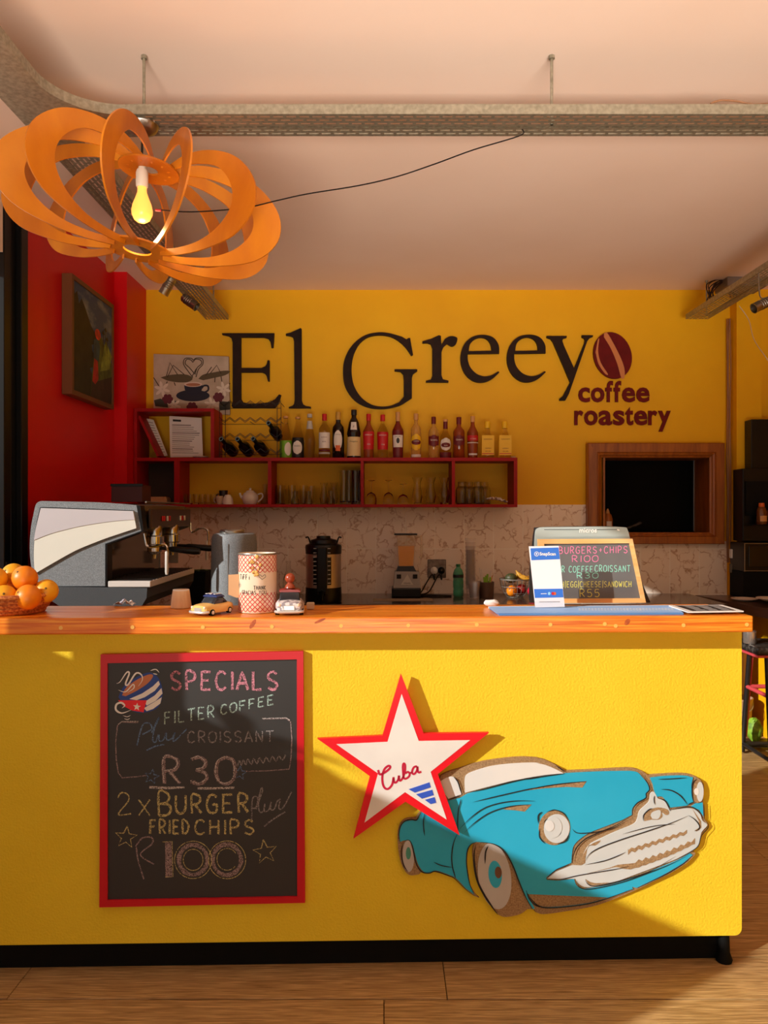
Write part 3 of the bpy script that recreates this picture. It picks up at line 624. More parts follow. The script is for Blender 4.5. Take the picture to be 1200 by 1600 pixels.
# ---------------------------------------------------------------- perforated cable trays under the ceiling
ZTR = CAMZ+1.275
def tray_mesh(L, w, fl_=.032, slot=.031, gap=.011, rows=6):
    """bottom sheet with real slots (x along, y across) and two upstands"""
    bm = new(); pitch = w/(rows+.6); sw = pitch*.36; y0 = -w/2
    def quad(a, b, c, d, z=0):
        if b-a < 1e-5 or d-c < 1e-5: return
        v = [bm.verts.new(p) for p in ((a,c,z),(b,c,z),(b,d,z),(a,d,z))]; bm.faces.new(v)
    yy = y0
    for r in range(rows):
        ys = y0+pitch*.3+r*pitch+pitch*.3
        quad(0, L, yy, ys); yy = ys+sw
        x = -(slot+gap)*.5*(r % 2)
        while x < L:
            quad(max(0, x), min(L, x+gap), ys, yy); x += slot+gap
    quad(0, L, yy, w/2)
    for s in (-1, 1):
        y_ = s*w/2; v = [bm.verts.new(p) for p in ((0,y_,0),(L,y_,0),(L,y_,fl_),(0,y_,fl_))]; bm.faces.new(v)
        v = [bm.verts.new(p) for p in ((0,y_,fl_),(L,y_,fl_),(L,y_-s*.008,fl_),(0,y_-s*.008,fl_))]; bm.faces.new(v)
    bmesh.ops.remove_doubles(bm, verts=bm.verts, dist=1e-5)
    return bm
def place(bm, x, y, z, rz): bm.transform(Matrix.Translation((x, y, z)) @ Matrix.Rotation(rz, 4, 'Z')); return bm
ctg = thing('cable_tray', 'long slotted galvanised cable tray crossing under the ceiling with a curved junction', 'cable tray', (-.6, 2.53, ZTR))
obj('tray_sheet', place(tray_mesh(4.11, .145), -.83, 2.533, ZTR, 0), GALV, ctg, kind='stuff')
def rod(x, y, par, z0=ZTR): 
    bm = new(); cyl(bm, (x, y, z0), (x, y, ZC-.001), .005, 8); o = obj('threaded_rod', bm, STEEL if False else GALV, par, smooth=True)
    bm = new(); cyl(bm, (x, y, z0+.002), (x, y, z0+.012), .011, 6); cyl(bm, (x, y, ZC-.012), (x, y, ZC-.001), .010, 8); obj('nut', bm, GALV, o)
rod(P(225,0,2.53).x, 2.53, ctg); rod(P(862,0,2.53).x, 2.53, ctg)
# curved junction plate on the near side
ctr = Vector((-.86, 2.19)); arc = [(-1.03+.27*(1-cos(a)) , 2.19+.27*sin(a)) for a in [k*pi/2/10 for k in range(11)]]
JP = [(-1.18, 2.0), (-1.03, 2.0), (-1.03, 2.19)]+[(-1.03+.20*(1-cos(a)), 2.26+.20*sin(a)) for a in [k*pi/2/10 for k in range(11)]]+[(-.80, 2.4605), (-.80, 2.6055), (-1.03, 2.6055), (-1.03, 2.75), (-1.18, 2.75)]
bm = new(); vs = [bm.verts.new((x, y, ZTR-.003)) for x, y in JP]
for t in tessellate_polygon([[Vector((x, y, 0)) for x, y in JP]]): bm.faces.new([vs[i] for i in t])
cpts = JP[1:15]
lo = [bm.verts.new((x, y, ZTR-.003)) for x, y in cpts]; hi = [bm.verts.new((x, y, ZTR+.03)) for x, y in cpts]
for k in range(len(cpts)-1): bm.faces.new((lo[k], lo[k+1], hi[k+1], hi[k]))
l2 = [bm.verts.new(p) for p in ((-1.18,2.0,ZTR-.003),(-1.18,2.75,ZTR-.003),(-1.18,2.75,ZTR+.03),(-1.18,2.0,ZTR+.03))]; bm.faces.new(l2)
obj('junction_plate', bm, GALV, ctg)
lt = thing('cable_tray', 'slotted cable tray running back above the red wall side, behind the pendant lamp', 'cable tray', (-1.105, 3.9, ZTR))
obj('tray_sheet', place(tray_mesh(2.33, .15, rows=7), -1.105, 2.76, ZTR, pi/2), GALV, lt, kind='stuff')
rod(-1.105, 4.98, lt)
lt3 = thing('cable_tray', 'slotted cable tray coming forward over the camera at the top left', 'cable tray', (-1.105, 1.0, ZTR))
obj('tray_sheet', place(tray_mesh(3.4, .15, rows=7), -1.105, -1.405, ZTR, pi/2), GALV, lt3, kind='stuff')
rod(-1.105, 1.0, lt3)
rt = thing('cable_tray', 'slotted cable tray on the right with cables spilling out near the back wall', 'cable tray', (2.1, 3.9, ZTR))
obj('tray_sheet', place(tray_mesh(2.46, .15, rows=7), 2.07, 2.62, ZTR, pi/2), GALV, rt, kind='stuff')
rod(P(1104,0,4.99).x, 4.99, rt)
# cables in the right tray and up to the ceiling duct
bx = tag(obj('cable_duct', B(P(1126,0,5.0).x, P(1188,0,5.0).x, 4.9, 5.09, ZC-.06, ZC-.002, bev=.003), pm('grey_duct', (120,104,92), .6)), 'grey cable duct under the ceiling above the yellow pillar', 'duct')
bm = new(); random.seed(5)
for k in range(9):
    a = P(1110+random.uniform(-6,10), 470, 4.97); b_ = P(1132+random.uniform(-3,10), 438, 4.98); c = P(1150+random.uniform(-8,8), 462+random.uniform(-4,4), 4.98)
    m_ = P(1108+random.uniform(-4,12), 448+random.uniform(-6,6), 4.97)
    tube(bm, cr([a, m_, b_, c], 6), .0035, 5)
tag(obj('cable_bundle', bm, pm('dark_cable', (44,32,32), .5), smooth=True, kind='stuff'), 'tangle of dark cables between the right tray and the ceiling duct', 'cables', kind='stuff')
bm = new()
for k in range(3): tube(bm, cr([(P(1137+k*1.6,0,5.17).x+random.uniform(-.003,.003), 5.175-.007*k, z) for z in (CAMZ+1.3, 2.4, 2.1, 1.8, 1.5, 1.3, 1.08)], 4), .004, 5)
tag(obj('wall_cable', bm, pm('tan_cable', (150,104,70), .5), smooth=True), 'thin cables running down beside the yellow pillar to the socket', 'cables')
bm = new(); tube(bm, cr([P(1155,478,4.7), P(1170,500,4.7), P(1178,530,4.6), P(1198,560,4.5), P(1215,585,4.5)], 6), .003, 5)
tag(obj('hanging_wire', bm, pm('cream_cable', (210,180,140), .5), smooth=True), 'pale wire hanging from the right tray', 'wire')
bm = new(); tube(bm, cr([P(1110,162,2.5), P(1125,157,2.5), P(1150,158,2.5), P(1180,163,2.5), P(1230,160,2.5)], 6), .003, 6)
tag(obj('tray_wire', bm, MATS['tan_cable'], smooth=True), 'brown wire looping above the cross tray at the right', 'wire')
# spot lamps clamped to the trays
def spot(px, py, d, aim, label):
    c = P(px, py, d); t = thing('spot_lamp', label, 'spotlight', c, 0, 'brushed steel spotlights on the trays')
    A = Vector(aim).normalized(); M = align(A)
    o = obj('lamp_can', lathe(new(), [(.001,-.055),(.022,-.052),(.026,-.045),(.027,.045),(.029,.05),(.025,.05),(.021,.02),(.001,.015)], c, 20, M), STEEL, t, smooth=True)
    bm = new(); 
    for k in range(4): lathe(bm, [(.0272,-.03+k*.012),(.0286,-.028+k*.012),(.0272,-.026+k*.012)], c, 20, M, cap=False)
    obj('cooling_fin', bm, STEEL, o, smooth=True, kind='stuff')
    bm = new(); tube(bm, cr([c-A*.02+Vector((0,0,.024)), c+Vector((-.01,0,.05)), Vector((c.x-.015, c.y, ZTR+.004))], 4), .004, 6); obj('bracket', bm, STEEL, t, smooth=True)
spot(262, 447, 4.15, (-.5,.1,-.8), 'brushed steel spotlight just under the pendant lamp')
spot(297, 472, 4.45, (.75,-.1,-.55), 'brushed steel spotlight near the end of the left tray')
spot(1190, 476, 4.1, (-.85,-.1,-.42), 'brushed steel spotlight on the right tray at the picture edge')

# ---------------------------------------------------------------- pendant lamp of curved plywood ribs
LC = Vector((P(224,0,2.53).x, 2.53, CAMZ+1.0)); NR = 12
TILT = Matrix.Translation(LC) @ Matrix.Rotation(radians(7), 4, 'Y') @ Matrix.Rotation(radians(-3), 4, 'X')
lamp = thing('pendant_lamp', 'large pendant lamp of curved orange plywood ribs hanging from the cross tray', 'lamp', LC)
def rib_loop():
    o = cr([(.065,.150),(.15,.178),(.26,.172),(.37,.128),(.447,.045),(.455,-.045),(.39,-.118),(.27,-.152),(.16,-.160),(.085,-.156)], 5)
    i = cr([(.082,-.134),(.16,-.136),(.25,-.122),(.325,-.082),(.366,-.02),(.352,.05),(.29,.112),(.20,.138),(.12,.138),(.065,.126)], 5)
    return o, i
SW = radians(-26)
for k in range(NR):
    o_, i_ = rib_loop(); bm = new(); th = .0028; nn = len(o_)
    i2 = i_[::-1]
    for s in (-1, 1):
        pass
    vo = [[bm.verts.new((x, s*th, z)) for x, z in o_] for s in (-1, 1)]; vi = [[bm.verts.new((x, s*th, z)) for x, z in i2] for s in (-1, 1)]
    for j in range(nn-1):
        bm.faces.new((vo[0][j], vo[0][j+1], vi[0][j+1], vi[0][j])); bm.faces.new((vo[1][j], vi[1][j], vi[1][j+1], vo[1][j+1]))
        bm.faces.new((vo[0][j], vo[1][j], vo[1][j+1], vo[0][j+1])); bm.faces.new((vi[0][j], vi[0][j+1], vi[1][j+1], vi[1][j]))
    bm.faces.new((vo[0][0], vi[0][0], vi[1][0], vo[1][0])); bm.faces.new((vo[0][-1], vo[1][-1], vi[1][-1], vi[0][-1]))
    # swirl: the rib leans away from the radius
    R = Matrix.Rotation(2*pi*k/NR+radians(26), 4, 'Z') @ Matrix.Translation((.065,0,0)) @ Matrix.Rotation(SW, 4, 'Z') @ Matrix.Translation((-.065,0,0))
    bm.transform(TILT @ R)
    obj('rib', bm, PLY, lamp)
for z_, r0, r1 in ((.128,.03,.098),(-.142,.045,.108)):
    bm = new(); n = 28
    for s in (0,1):
        pass
    a = [[bm.verts.new((r*cos(2*pi*k/n), r*sin(2*pi*k/n), z_+dz)) for k in range(n)] for r, dz in ((r0,0),(r1,0),(r1,.006),(r0,.006))]
    for q in range(4):
        for k in range(n): bm.faces.new((a[q][k], a[q][(k+1)%n], a[(q+1)%4][(k+1)%n], a[(q+1)%4][k]))
    bm.transform(TILT); obj('hub_ring', bm, PLY, lamp)
top = Vector((P(217,0,2.53).x, 2.53, ZTR-.004))
hx = P(219,0,2.5).x
obj('canopy', LA([(.001,0),(.052,0),(.054,-.006),(.045,-.022),(.02,-.034),(.006,-.036)], (hx, 2.52, ZTR-.003), 24), STEEL, lamp, smooth=True)
bm = new(); tube(bm, [(hx, 2.52, ZTR-.03), (hx, 2.52, 2.56)], .0035, 8); obj('cord', bm, BLK, lamp, smooth=True)
obj('lamp_holder', LA([(.004,.03),(.010,.03),(.012,.0),(.016,-.002),(.020,-.012),(.020,-.055),(.018,-.06),(.001,-.06)], (hx, 2.52, 2.545), 18), pm('cream_porcelain', (226,216,200), .4), lamp, smooth=True)
BULB = pm('glowing_bulb', (255,170,70), .3, emit=((255,160,70), 1.6))
bo = obj('bulb', LA([(.001,-.118),(.013,-.116),(.025,-.108),(.033,-.092),(.034,-.078),(.030,-.058),(.022,-.038),(.015,-.018),(.014,0)], (hx, 2.52, 2.487), 20), BULB, lamp, smooth=True)
pl_ = bpy.data.lights.new('bulb_light', 'POINT'); plo = bpy.data.objects.new('bulb_light', pl_); COL.objects.link(plo); plo.location = (hx, 2.52, 2.34); pl_.energy = 2.0; pl_.color = (1,.62,.28); pl_.shadow_soft_size = .03
bm = new(); a = Vector((hx+.05, 2.50, CAMZ+.978))
tube(bm, cr([P(816,202,2.46), P(812,212,2.46), P(740,234,2.47), P(680,256,2.47), P(620,276,2.48), P(560,290,2.49), P(480,303,2.5), P(430,314,2.5), P(380,325,2.5), P(300,331,2.5), P(250,328,2.5)], 5), .0022, 6)
tag(obj('lamp_wire', bm, BLK, smooth=True), 'thin black wire sagging from the cross tray to the pendant lamp', 'wire')
bm = new(); cyl(bm, P(243,328,2.5), P(252,329,2.5), .004, 8)
tag(obj('wire_connector', bm, pm('red_sleeve', (170,20,20), .5)), 'small red sleeve at the lamp end of the black wire', 'connector')

# ---------------------------------------------------------------- big serif letters on the back wall
YLt = 5.176
def f6(X, Y): p = P(340+X/3.3333, 490+Y/3.3333, YLt); return (p.x, p.z)
def f7(X, Y): p = P(640+X/2.7273, 490+Y/2.7273, YLt); return (p.x, p.z)
def letter(loops, f, word, m=LETT, name='wall_letter', y0=5.176, y1=5.1995, label=None, grp='dark brown serif letters of the shop sign'):
    return tag(obj(name, PL(loops, y0, y1, f), m), label or word, 'letter', grp)
E = [(22,102),(295,102),(293,140),(290,176),(280,178),(275,148),(262,130),(240,124),(122,124),(122,283),(228,283),(248,274),(256,262),(260,243),(270,243),(270,352),(262,352),(255,325),(245,312),(230,306),(122,306),(122,445),(132,462),(160,470),(220,468),(270,462),(300,445),(320,420),(330,424),(322,455),(300,490),(78,490),(72,480),(78,460),(78,150),(72,128),(55,116),(24,110)]
letter([E], f6, 'capital letter E of the large dark brown sign, left end')
l_ = [(432,75),(437,79),(438,452),(445,473),(460,481),(485,485),(485,493),(370,493),(370,486),(390,480),(398,470),(401,450),(398,145),(392,124),(380,117),(355,113),(355,105),(380,99)]
letter([l_], f6, 'tall lowercase letter l beside the E on the yellow wall')
G = cr([(1018,214),(1010,170),(1003,126)],3)[:-1]+[(1003,126),(994,127),(984,134)]+cr([(960,120),(890,101),(830,98),(770,112),(718,147),(680,195),(658,250),(653,310),(660,370),(685,420),(725,462),(780,488),(840,497),(900,492),(950,478),(985,458)],4)+[(1012,440),(1012,335),(1018,315),(1040,299),(1040,290),(922,290),(922,299),(952,303),(967,318),(970,345),(970,432)]+cr([(945,462),(900,480),(850,484),(800,473),(750,438),(715,385),(700,330),(698,270),(710,210),(740,155),(785,122),(840,112),(900,120),(945,145),(980,178),(1008,219)],4)
letter([G], f6, 'large round capital G in the middle of the sign')
r_ = [(55,118),(95,106),(125,92),(134,95),(135,135)]+cr([(150,108),(170,97),(190,97),(204,106),(197,130),(180,139),(162,130)],4)+cr([(160,129),(145,142),(136,165)],3)+[(136,262),(142,280),(166,286),(166,293),(70,293),(70,286),(90,281),(97,265),(97,148),(90,130),(76,125),(55,125)]
letter([r_], f7, 'lowercase letter r right after the capital G')
def e_(dx, dy=0):
    o = cr([(382,170),(380,135),(362,106),(335,93),(300,91),(262,102),(232,132),(218,175),(220,220),(240,262),(275,289),(315,293),(352,278),(383,250)],4)
    i = cr([(378,246),(350,262),(318,267),(285,256),(260,230),(249,200),(248,172)],4)
    hole = cr([(252,160),(258,130),(278,109),(305,102),(330,110),(345,130),(350,158)],4)
    return [[(x+dx, y+dy) for x, y in o+i], [(x+dx, y+dy) for x, y in hole]]
letter(e_(0), f7, 'first lowercase e, between the r and the other e')
letter(e_(198, -1), f7, 'second lowercase e, just left of the y')
y_ = [(585,95),(670,95),(670,102),(655,106),(651,116),(658,136),(702,234),(746,124),(748,112),(744,104),(735,100),(735,92),(782,92),(782,98),(768,104),(757,118),(680,340),(664,370),(640,370),(640,362),(655,350),(685,292),(612,122),(602,108),(585,102)]
letter([y_], f7, 'lowercase y with a slanting tail at the end of the name')
bt = thing('coffee_bean_sign', 'flat coffee bean emblem with two pale lines at the end of the shop name', 'sign', P(957,594,5.18), 0)
obj('bean', PL([ell(866,178,80,101,36,-.30)], 5.176, 5.1995, f7), MAROON, bt, smooth=False)
TANL = pm('tan_line', (206,128,72), .5)
obj('bean_line', PL([cr([(828,85),(842,83),(870,130),(900,190),(915,235),(915,272),(902,274),(885,215),(858,150),(828,100)],4)], 5.1745, 5.1755, f7), TANL, bt)
obj('bean_line', PL([cr([(802,112),(808,108),(803,160),(815,210),(845,258),(832,255),(805,215),(792,165)],4)], 5.1745, 5.1755, f7), TANL, bt)
# small sans letters
def small(word, px0, px1, base, cap, lab):
    cu = bpy.data.curves.new('t', 'FONT'); widths = []
    d = 5.19; s = 1200/d; hgt = (base-cap)/s
    x = px0
    # measure with the font, letter by letter
    adv = {'c':.52,'o':.60,'f':.34,'e':.59,'r':.40,'a':.60,'s':.50,'t':.36,'y':.56}
    tot = sum(adv[c] for c in word); k = (px1-px0)/tot
    for n_, ch in enumerate(word):
        c2 = bpy.data.curves.new('t', 'FONT'); c2.body = ch; c2.size = hgt/.72; c2.extrude = .005; c2.offset = .0042; c2.resolution_u = 3
        o2 = bpy.data.objects.new('t', c2); COL.objects.link(o2); bpy.context.view_layer.update()
        me = bpy.data.meshes.new_from_object(o2.evaluated_get(bpy.context.evaluated_depsgraph_get())); bm = new(); bm.from_mesh(me)
        bpy.data.objects.remove(o2); bpy.data.meshes.remove(me)
        mnx = min(v.co.x for v in bm.verts); mxx = max(v.co.x for v in bm.verts); want = adv[ch]*k*.93/s
        for v in bm.verts: v.co.x = (v.co.x-mnx)*want/(mxx-mnx)
        q = P(x+adv[ch]*k*.03, base, d); bm.transform(Matrix.Diagonal((1, 1.19, 1, 1))); bm.transform(facing(q.x, 5.193, q.z))
        ordn = ['first','second','third','fourth','fifth','sixth','seventh','eighth'][n_]
        tag(obj('small_letter', bm, MAROON), f'small maroon letter {ch}, {ordn} of the word {word} under the bean', 'letter', lab)
        x += adv[ch]*k
small('coffee', 903, 1016, 627, 600, 'small maroon letters spelling coffee'); small('roastery', 897, 1049, 663, 636, 'small maroon letters spelling roastery')
# ---------------------------------------------------------------- pictures
cv = thing('canvas_picture', 'beige canvas with a coffee cup, two grasshoppers and flowers above the red cubby', 'picture', P(299,640,5.17))
CVB = pm('canvas_beige', (178,160,140), .85, var=(9,(198,182,164)), bump=(120,.3))
obj('canvas', PL([[(240,553),(357,557),(359,648),(240,641)]], 5.165, 5.19, lambda x,y:(P(x,y,5.165).x, P(x,y,5.165).z)), CVB, cv)
fz = lambda X,Y: (P(200+X/3.75,520+Y/3.75,5.163).x, P(200+X/3.75,520+Y/3.75,5.163).z)
def paint(loops, c, y, name='painted_shape', f=fz, par=cv): return obj(name, PL(loops, y, y+.0005, f), pm('paint_%d_%d_%d' % c, c, .7), par)
OL = (88,76,52)
paint([cr([(190,262),(240,248),(310,242),(360,250),(378,270),(350,288),(290,290),(230,280)],4)], OL, 5.1640, 'grasshopper'); paint([cr([(412,270),(440,245),(500,232),(560,222),(598,225),(570,248),(500,265),(440,278)],4)], OL, 5.1640, 'grasshopper')
bm = new()
for l in ([(290,245),(245,175),(225,255)],[(330,245),(265,190),(230,262)],[(230,285),(225,300)],[(270,290),(278,310)],[(480,240),(520,190),(545,240)],[(455,250),(490,200)],[(510,262),(508,290)],[(545,255),(550,285)],[(375,255),(390,230),(400,210)],[(150,262),(180,310)],[(598,295),(575,325)]):
    ribbon(bm, l, .006, 5.1636, fz)
for l in ([(390,240),(360,205),(335,180),(345,155),(370,160),(380,172),(395,155),(425,160),(430,182),(405,205),(392,245)],[(380,262),(352,225),(325,182),(335,150),(372,150),(382,160),(400,148),(435,152),(438,185),(412,215),(398,260)]): ribbon(bm, cr(l,4), .006, 5.1636, fz)
obj('painted_lines', bm, pm('paint_dark_line', (66,54,40), .8), cv, kind='stuff')
paint([ell(380,368,98,34,30)], (26,26,44), 5.1634, 'saucer'); paint([cr([(328,300),(338,345),(370,365),(410,362),(432,335),(436,298)],4)], (22,24,46), 5.1628, 'painted_cup')
paint([ell(382,302,54,15,24)], (214,192,180), 5.1622, 'cup_rim'); paint([ell(382,304,42,9,24)], (170,110,80), 5.1617, 'painted_coffee')
bm = ribbon(new(), cr([(432,325),(445,310),(468,312),(470,335),(450,348),(432,345)],4), .012, 5.1626, fz); obj('cup_handle', bm, MATS['paint_26_26_44'], cv)
def flower(cx, cy, r): 
    bm = new()
    for k in range(6): plate(bm, [ell(cx+r*.55*cos(k*pi/3+.3), cy+r*.55*sin(k*pi/3+.3), r*.5, r*.2, 12, k*pi/3+.3)], 5.1626, 5.163, fz)
    obj('painted_flower', bm, pm('paint_cream', (222,210,196), .7), cv)
for a in ((200,330,45),(560,330,42),(490,420,42),(270,425,40)): flower(*a)
for cx, cy in ((232,388),(530,378),(375,435)):
    bm = new()
    for k in range(6): plate(bm, [ell(cx+20*cos(k*1.05), cy+18*sin(k*1.05), 13, 13, 12)], 5.1622-k*1e-5, 5.163, fz)
    plate(bm, [ell(cx, cy, 13, 13, 12)], 5.1618, 5.163, fz); obj('painted_berries', bm, pm('paint_dark_red', (96,14,34), .6), cv)
for s in ([(152,395),(190,385),(230,405),(235,438),(160,430)],[(535,400),(598,405),(598,450),(540,455)],[(250,395),(285,400),(270,420)]): paint([s], (50,52,44), 5.1632, 'painted_leaf')

# framed landscape on the red side wall (a YZ plane); u runs along the wall (depth), z up
pic = thing('framed_painting', 'tall framed landscape painting of a figure among dark trees on the red wall', 'picture', (XL+.02, 4.335, 2.04))
PY0, PY1, PZ0, PZ1 = 4.03, 4.64, 2.045, 2.665
def yz(bm): bm.transform(Matrix(((0,-1,0,0),(1,0,0,0),(0,0,1,0),(0,0,0,1)))); return bm     # an XZ plate turned to face +X
def pp(u, v): return (PY0+(PY1-PY0)*u, PZ0+(PZ1-PZ0)*v)
def yplate(loops, x_front, x_back): return yz(PL([[pp(*p) for p in l] for l in loops], -x_front, -x_back))
xf = XL+.05
FRW = pm('thin_brown_frame', (112,66,30), .5)
for q in ([(-.01,-.01),(1.01,-.01),(1.01,.03),(-.01,.03)],[(-.01,.97),(1.01,.97),(1.01,1.01),(-.01,1.01)],[(-.01,.03),(.03,.03),(.03,.97),(-.01,.97)],[(.97,.03),(1.01,.03),(1.01,.97),(.97,.97)]): obj('frame_strip', yplate([q], xf+.006, XL+.002), FRW, pic)
obj('canvas', yplate([[(.03,.03),(.97,.03),(.97,.97),(.03,.97)]], xf, XL+.004), pm('painted_sky', (34,74,116), .5, var=(5,(120,136,140),4,(.5,.66)), vscale=(1,1,2)), pic)
def pshape(l, c, k, name='painted_shape'): obj(name, yplate([l], xf+.0006+k*.0003, xf+.0003+k*.0003), pm('paint_%d_%d_%d' % c, c, .55, var=(16,tuple(min(255,int(v*1.5+6)) for v in c))), pic)
random.seed(2)
tr = [(.03,.03),(.42,.03)]+[(.50+.10*sin(k*1.7)+.06*random.random(), .12+k*.055) for k in range(11)]+[(.3,.8),(.22,.86),(.16,.8),(.12,.9),(.07,.86),(.03,.93)]
pshape(tr, (20,24,14), 1, 'painted_trees')
pshape([(.42,.03),(.97,.03),(.97,.42),(.85,.5),(.7,.62),(.6,.6),(.5,.4)], (58,70,24), 2, 'painted_hill')
pshape([(.42,.03),(.97,.03),(.97,.3),(.75,.24),(.6,.2),(.5,.3)], (34,22,14), 3)
pshape([(.47,.18),(.54,.16),(.62,.22),(.60,.4),(.52,.42)], (128,22,18), 4, 'painted_skirt'); pshape([(.49,.4),(.62,.38),(.66,.52),(.6,.6),(.5,.56)], (20,52,64), 5, 'painted_coat')
pshape(ell(.6,.63,.07,.05,16), (168,44,36), 6, 'painted_hat'); pshape([(.66,.3),(.9,.36),(.97,.5),(.8,.62)], (96,112,40), 4)
for u, v in ((.74,.66),(.84,.62),(.8,.7)):
    pshape([(u-.006,v-.12),(u+.006,v-.12),(u+.006,v),(u+.04,v+.01),(u,v+.04),(u-.04,v+.01),(u-.006,v)], (24,28,18), 5, 'painted_palm')

# ---------------------------------------------------------------- red shelf
FD = 4.93; BD = 5.186
def X4(px): return (px-600)*FD/1200
def Z4(py): return CAMZ-(py-800)*FD/1200
sh = thing('wall_shelf', 'long red wall shelf with open compartments on the yellow wall', 'shelf', (X4(540), 5.05, Z4(792)))
ZS1, ZS0 = Z4(715), Z4(720.5); ZB1, ZB0 = Z4(788), Z4(792.5)
obj('board', B(X4(209), X4(808.5), FD, BD, ZS0, ZS1, bev=.001), REDP, sh); obj('board', B(X4(209), X4(808.5), FD, BD, ZB0, ZB1, bev=.001), REDP, sh)
for a, b_ in ((209.2,214),(272,280.5),(418.5,424),(563.5,568),(706,711),(803,808.5)): obj('divider', B(X4(a), X4(b_), FD+.001, BD, ZB1, ZS0), REDP, sh)
obj('board', B(X4(209), X4(334.5), FD, BD, Z4(643), Z4(638), bev=.001), REDP, sh)
for a, b_ in ((209.2,214),(329,334.5)): obj('divider', B(X4(a), X4(b_), FD+.001, BD, ZS1, Z4(643)), REDP, sh)
obj('back_board', B(X4(214.2), X4(272), BD-.012, BD, ZB1, ZS0), MATS['cabinet_dark_brown'], sh)
# leaning board and certificates in the cubby
def onshelf(px, py, d): return P(px, py, d)
lb = new(); a, b_ = P(217,650,4.97), P(247,713,4.97); e = (b_-a).normalized(); nrm = Vector((-e.z,0,e.x))*.008
vs = [lb.verts.new(q) for q in (a-nrm, a+nrm, b_+nrm, b_-nrm)]; v2 = [lb.verts.new(q+Vector((0,.16,0))) for q in (a-nrm, a+nrm, b_+nrm, b_-nrm)]
lb.faces.new(vs); lb.faces.new(v2[::-1])
for k in range(4): lb.faces.new((vs[k], v2[k], v2[(k+1)%4], vs[(k+1)%4]))
tag(obj('leaning_board', lb, REDP), 'red board leaning diagonally in the upper left cubby', 'board')
cf = thing('certificate', 'cream certificate sheet leaning along the slanted red board', 'paper', P(247,713,5.1))
f_ = lambda x,y: (P(x,y,5.1).x, P(x,y,5.1).z)
obj('sheet', PL([[(220,652),(240,656),(262,712),(247,714)]], 5.10, 5.102, f_), PAPER, cf)
bm = new()
for k in range(12): ribbon(bm, [(224+k*2.1,658+k*4.4),(239+k*1.7,661+k*4.1)], .0035, 5.0995, f_)
obj('printed_lines', bm, pm('grey_print', (120,112,110), .8), cf, kind='stuff')
cf = thing('certificate', 'upright white licence sheet with a dark heading in the upper left cubby', 'paper', P(290,714,5.05))
f_ = lambda x,y: (P(x,y,5.05).x, P(x,y,5.05).z)
obj('sheet', PL([[(264.5,650),(315,653),(317,714),(266,714.5)]], 5.05, 5.053, f_), PAPER, cf)
obj('heading', PL([[(270,655),(283,656),(283,659),(270,658.5)]], 5.0492, 5.0496, f_), INK, cf)
bm = new()
for k in range(15):
    y = 664+k*3.1; ribbon(bm, [(269,y),(random.uniform(296,312),y+.6)], .0035 if k % 4 else .006, 5.0494, f_)
obj('printed_lines', bm, MATS['grey_print'], cf, kind='stuff')
text('LICENCE', .014, facing(P(284,658,5.05).x, 5.0493, P(284,658,5.05).z), INK, cf) if False else None
tag(obj('saucer', LA([(.001,0),(.03,0),(.05,.008),(.051,.010),(.03,.004),(.001,.003)], (P(314,0,5.0).x, 4.99, ZS1+.0005), 24), pm('white_ceramic', (226,220,212), .25), smooth=True), 'small white saucer lying in front of the licence sheet', 'saucer')

# ---------------------------------------------------------------- wire wine rack with dark bottles
rk = thing('wine_rack', 'black wire wine rack standing on the red shelf', 'rack', (P(391,0,5.05).x, 5.05, ZS1))
WIR = pm('black_wire', (18,16,16), .5)
def wz(px, py, d): return P(px, py, d)
for d in (4.96, 5.13):
    bm = new(); s = 4.96/d if False else 1
    for px in (343, 352, 433, 439): tube(bm, [wz(px,630,d), Vector((wz(px,715,d).x, d, ZS1+.002))], .0022, 5)
    for y in (634, 659, 684, 706): tube(bm, [wz(343,y+4,d), wz(439,y+4,d)], .0018, 5)
    obj('rack_frame', bm, WIR, rk, smooth=True)
    for y in (627, 653, 678, 702):
        bm = new(); tube(bm, cr([wz(343+k*8, y+(5 if k % 2 else -1)+(2 if d > 5 else 0), d) for k in range(13)], 2), .002, 5); obj('zigzag_wire', bm, WIR, rk, smooth=True)
bm = new()
for px in (343, 391, 439):
    for y in (630, 659, 684, 708): tube(bm, [wz(px,y,4.96), Vector((wz(px,y,4.96).x, 5.13, wz(px,y,4.96).z))], .0018, 5)
obj('cross_wire', bm, WIR, rk, smooth=True, kind='stuff')
def wine(px, py, lab):
    a = wz(px, py, 4.91); A = Vector((.20, .9, -.33)).normalized(); M = align(A)
    a = a if py < 680 else Vector((a.x, a.y, max(a.z, ZS1+.115)))
    t = thing('wine_bottle', lab, 'bottle', a, 0, 'dark bottles lying in the wire rack')
    obj('glass_body', lathe(new(), [(.001,0),(.013,0),(.0135,.06),(.016,.075),(.034,.10),(.037,.12),(.037,.20),(.034,.208),(.001,.206)], a, 18, M), pm('dark_bottle_glass', (12,12,16), .25), t, smooth=True)
    obj('cap', lathe(new(), [(.001,-.001),(.0145,-.001),(.0150,.02),(.0140,.02)], a, 18, M), BLK, t, smooth=True)
    bm = new(); tube(bm, [Matrix.Translation(a) @ M @ Vector((.0125*cos(k*pi/6), .0125*sin(k*pi/6), -.0015)) for k in range(12)], .002, 5, closed=True); obj('cap_ring', bm, pm('pale_blue_print', (110,160,180), .5), t, label='pale blue ring on the cap')
wine(345.5, 686, 'dark bottle at the left end of the bottom row of the wire rack'); wine(371, 686, 'dark bottle second from the left in the bottom row of the wire rack'); wine(395.5, 685.5, 'dark bottle third from the left in the bottom row of the wire rack'); wine(419.5, 661, 'single dark bottle higher up at the right side of the wire rack')

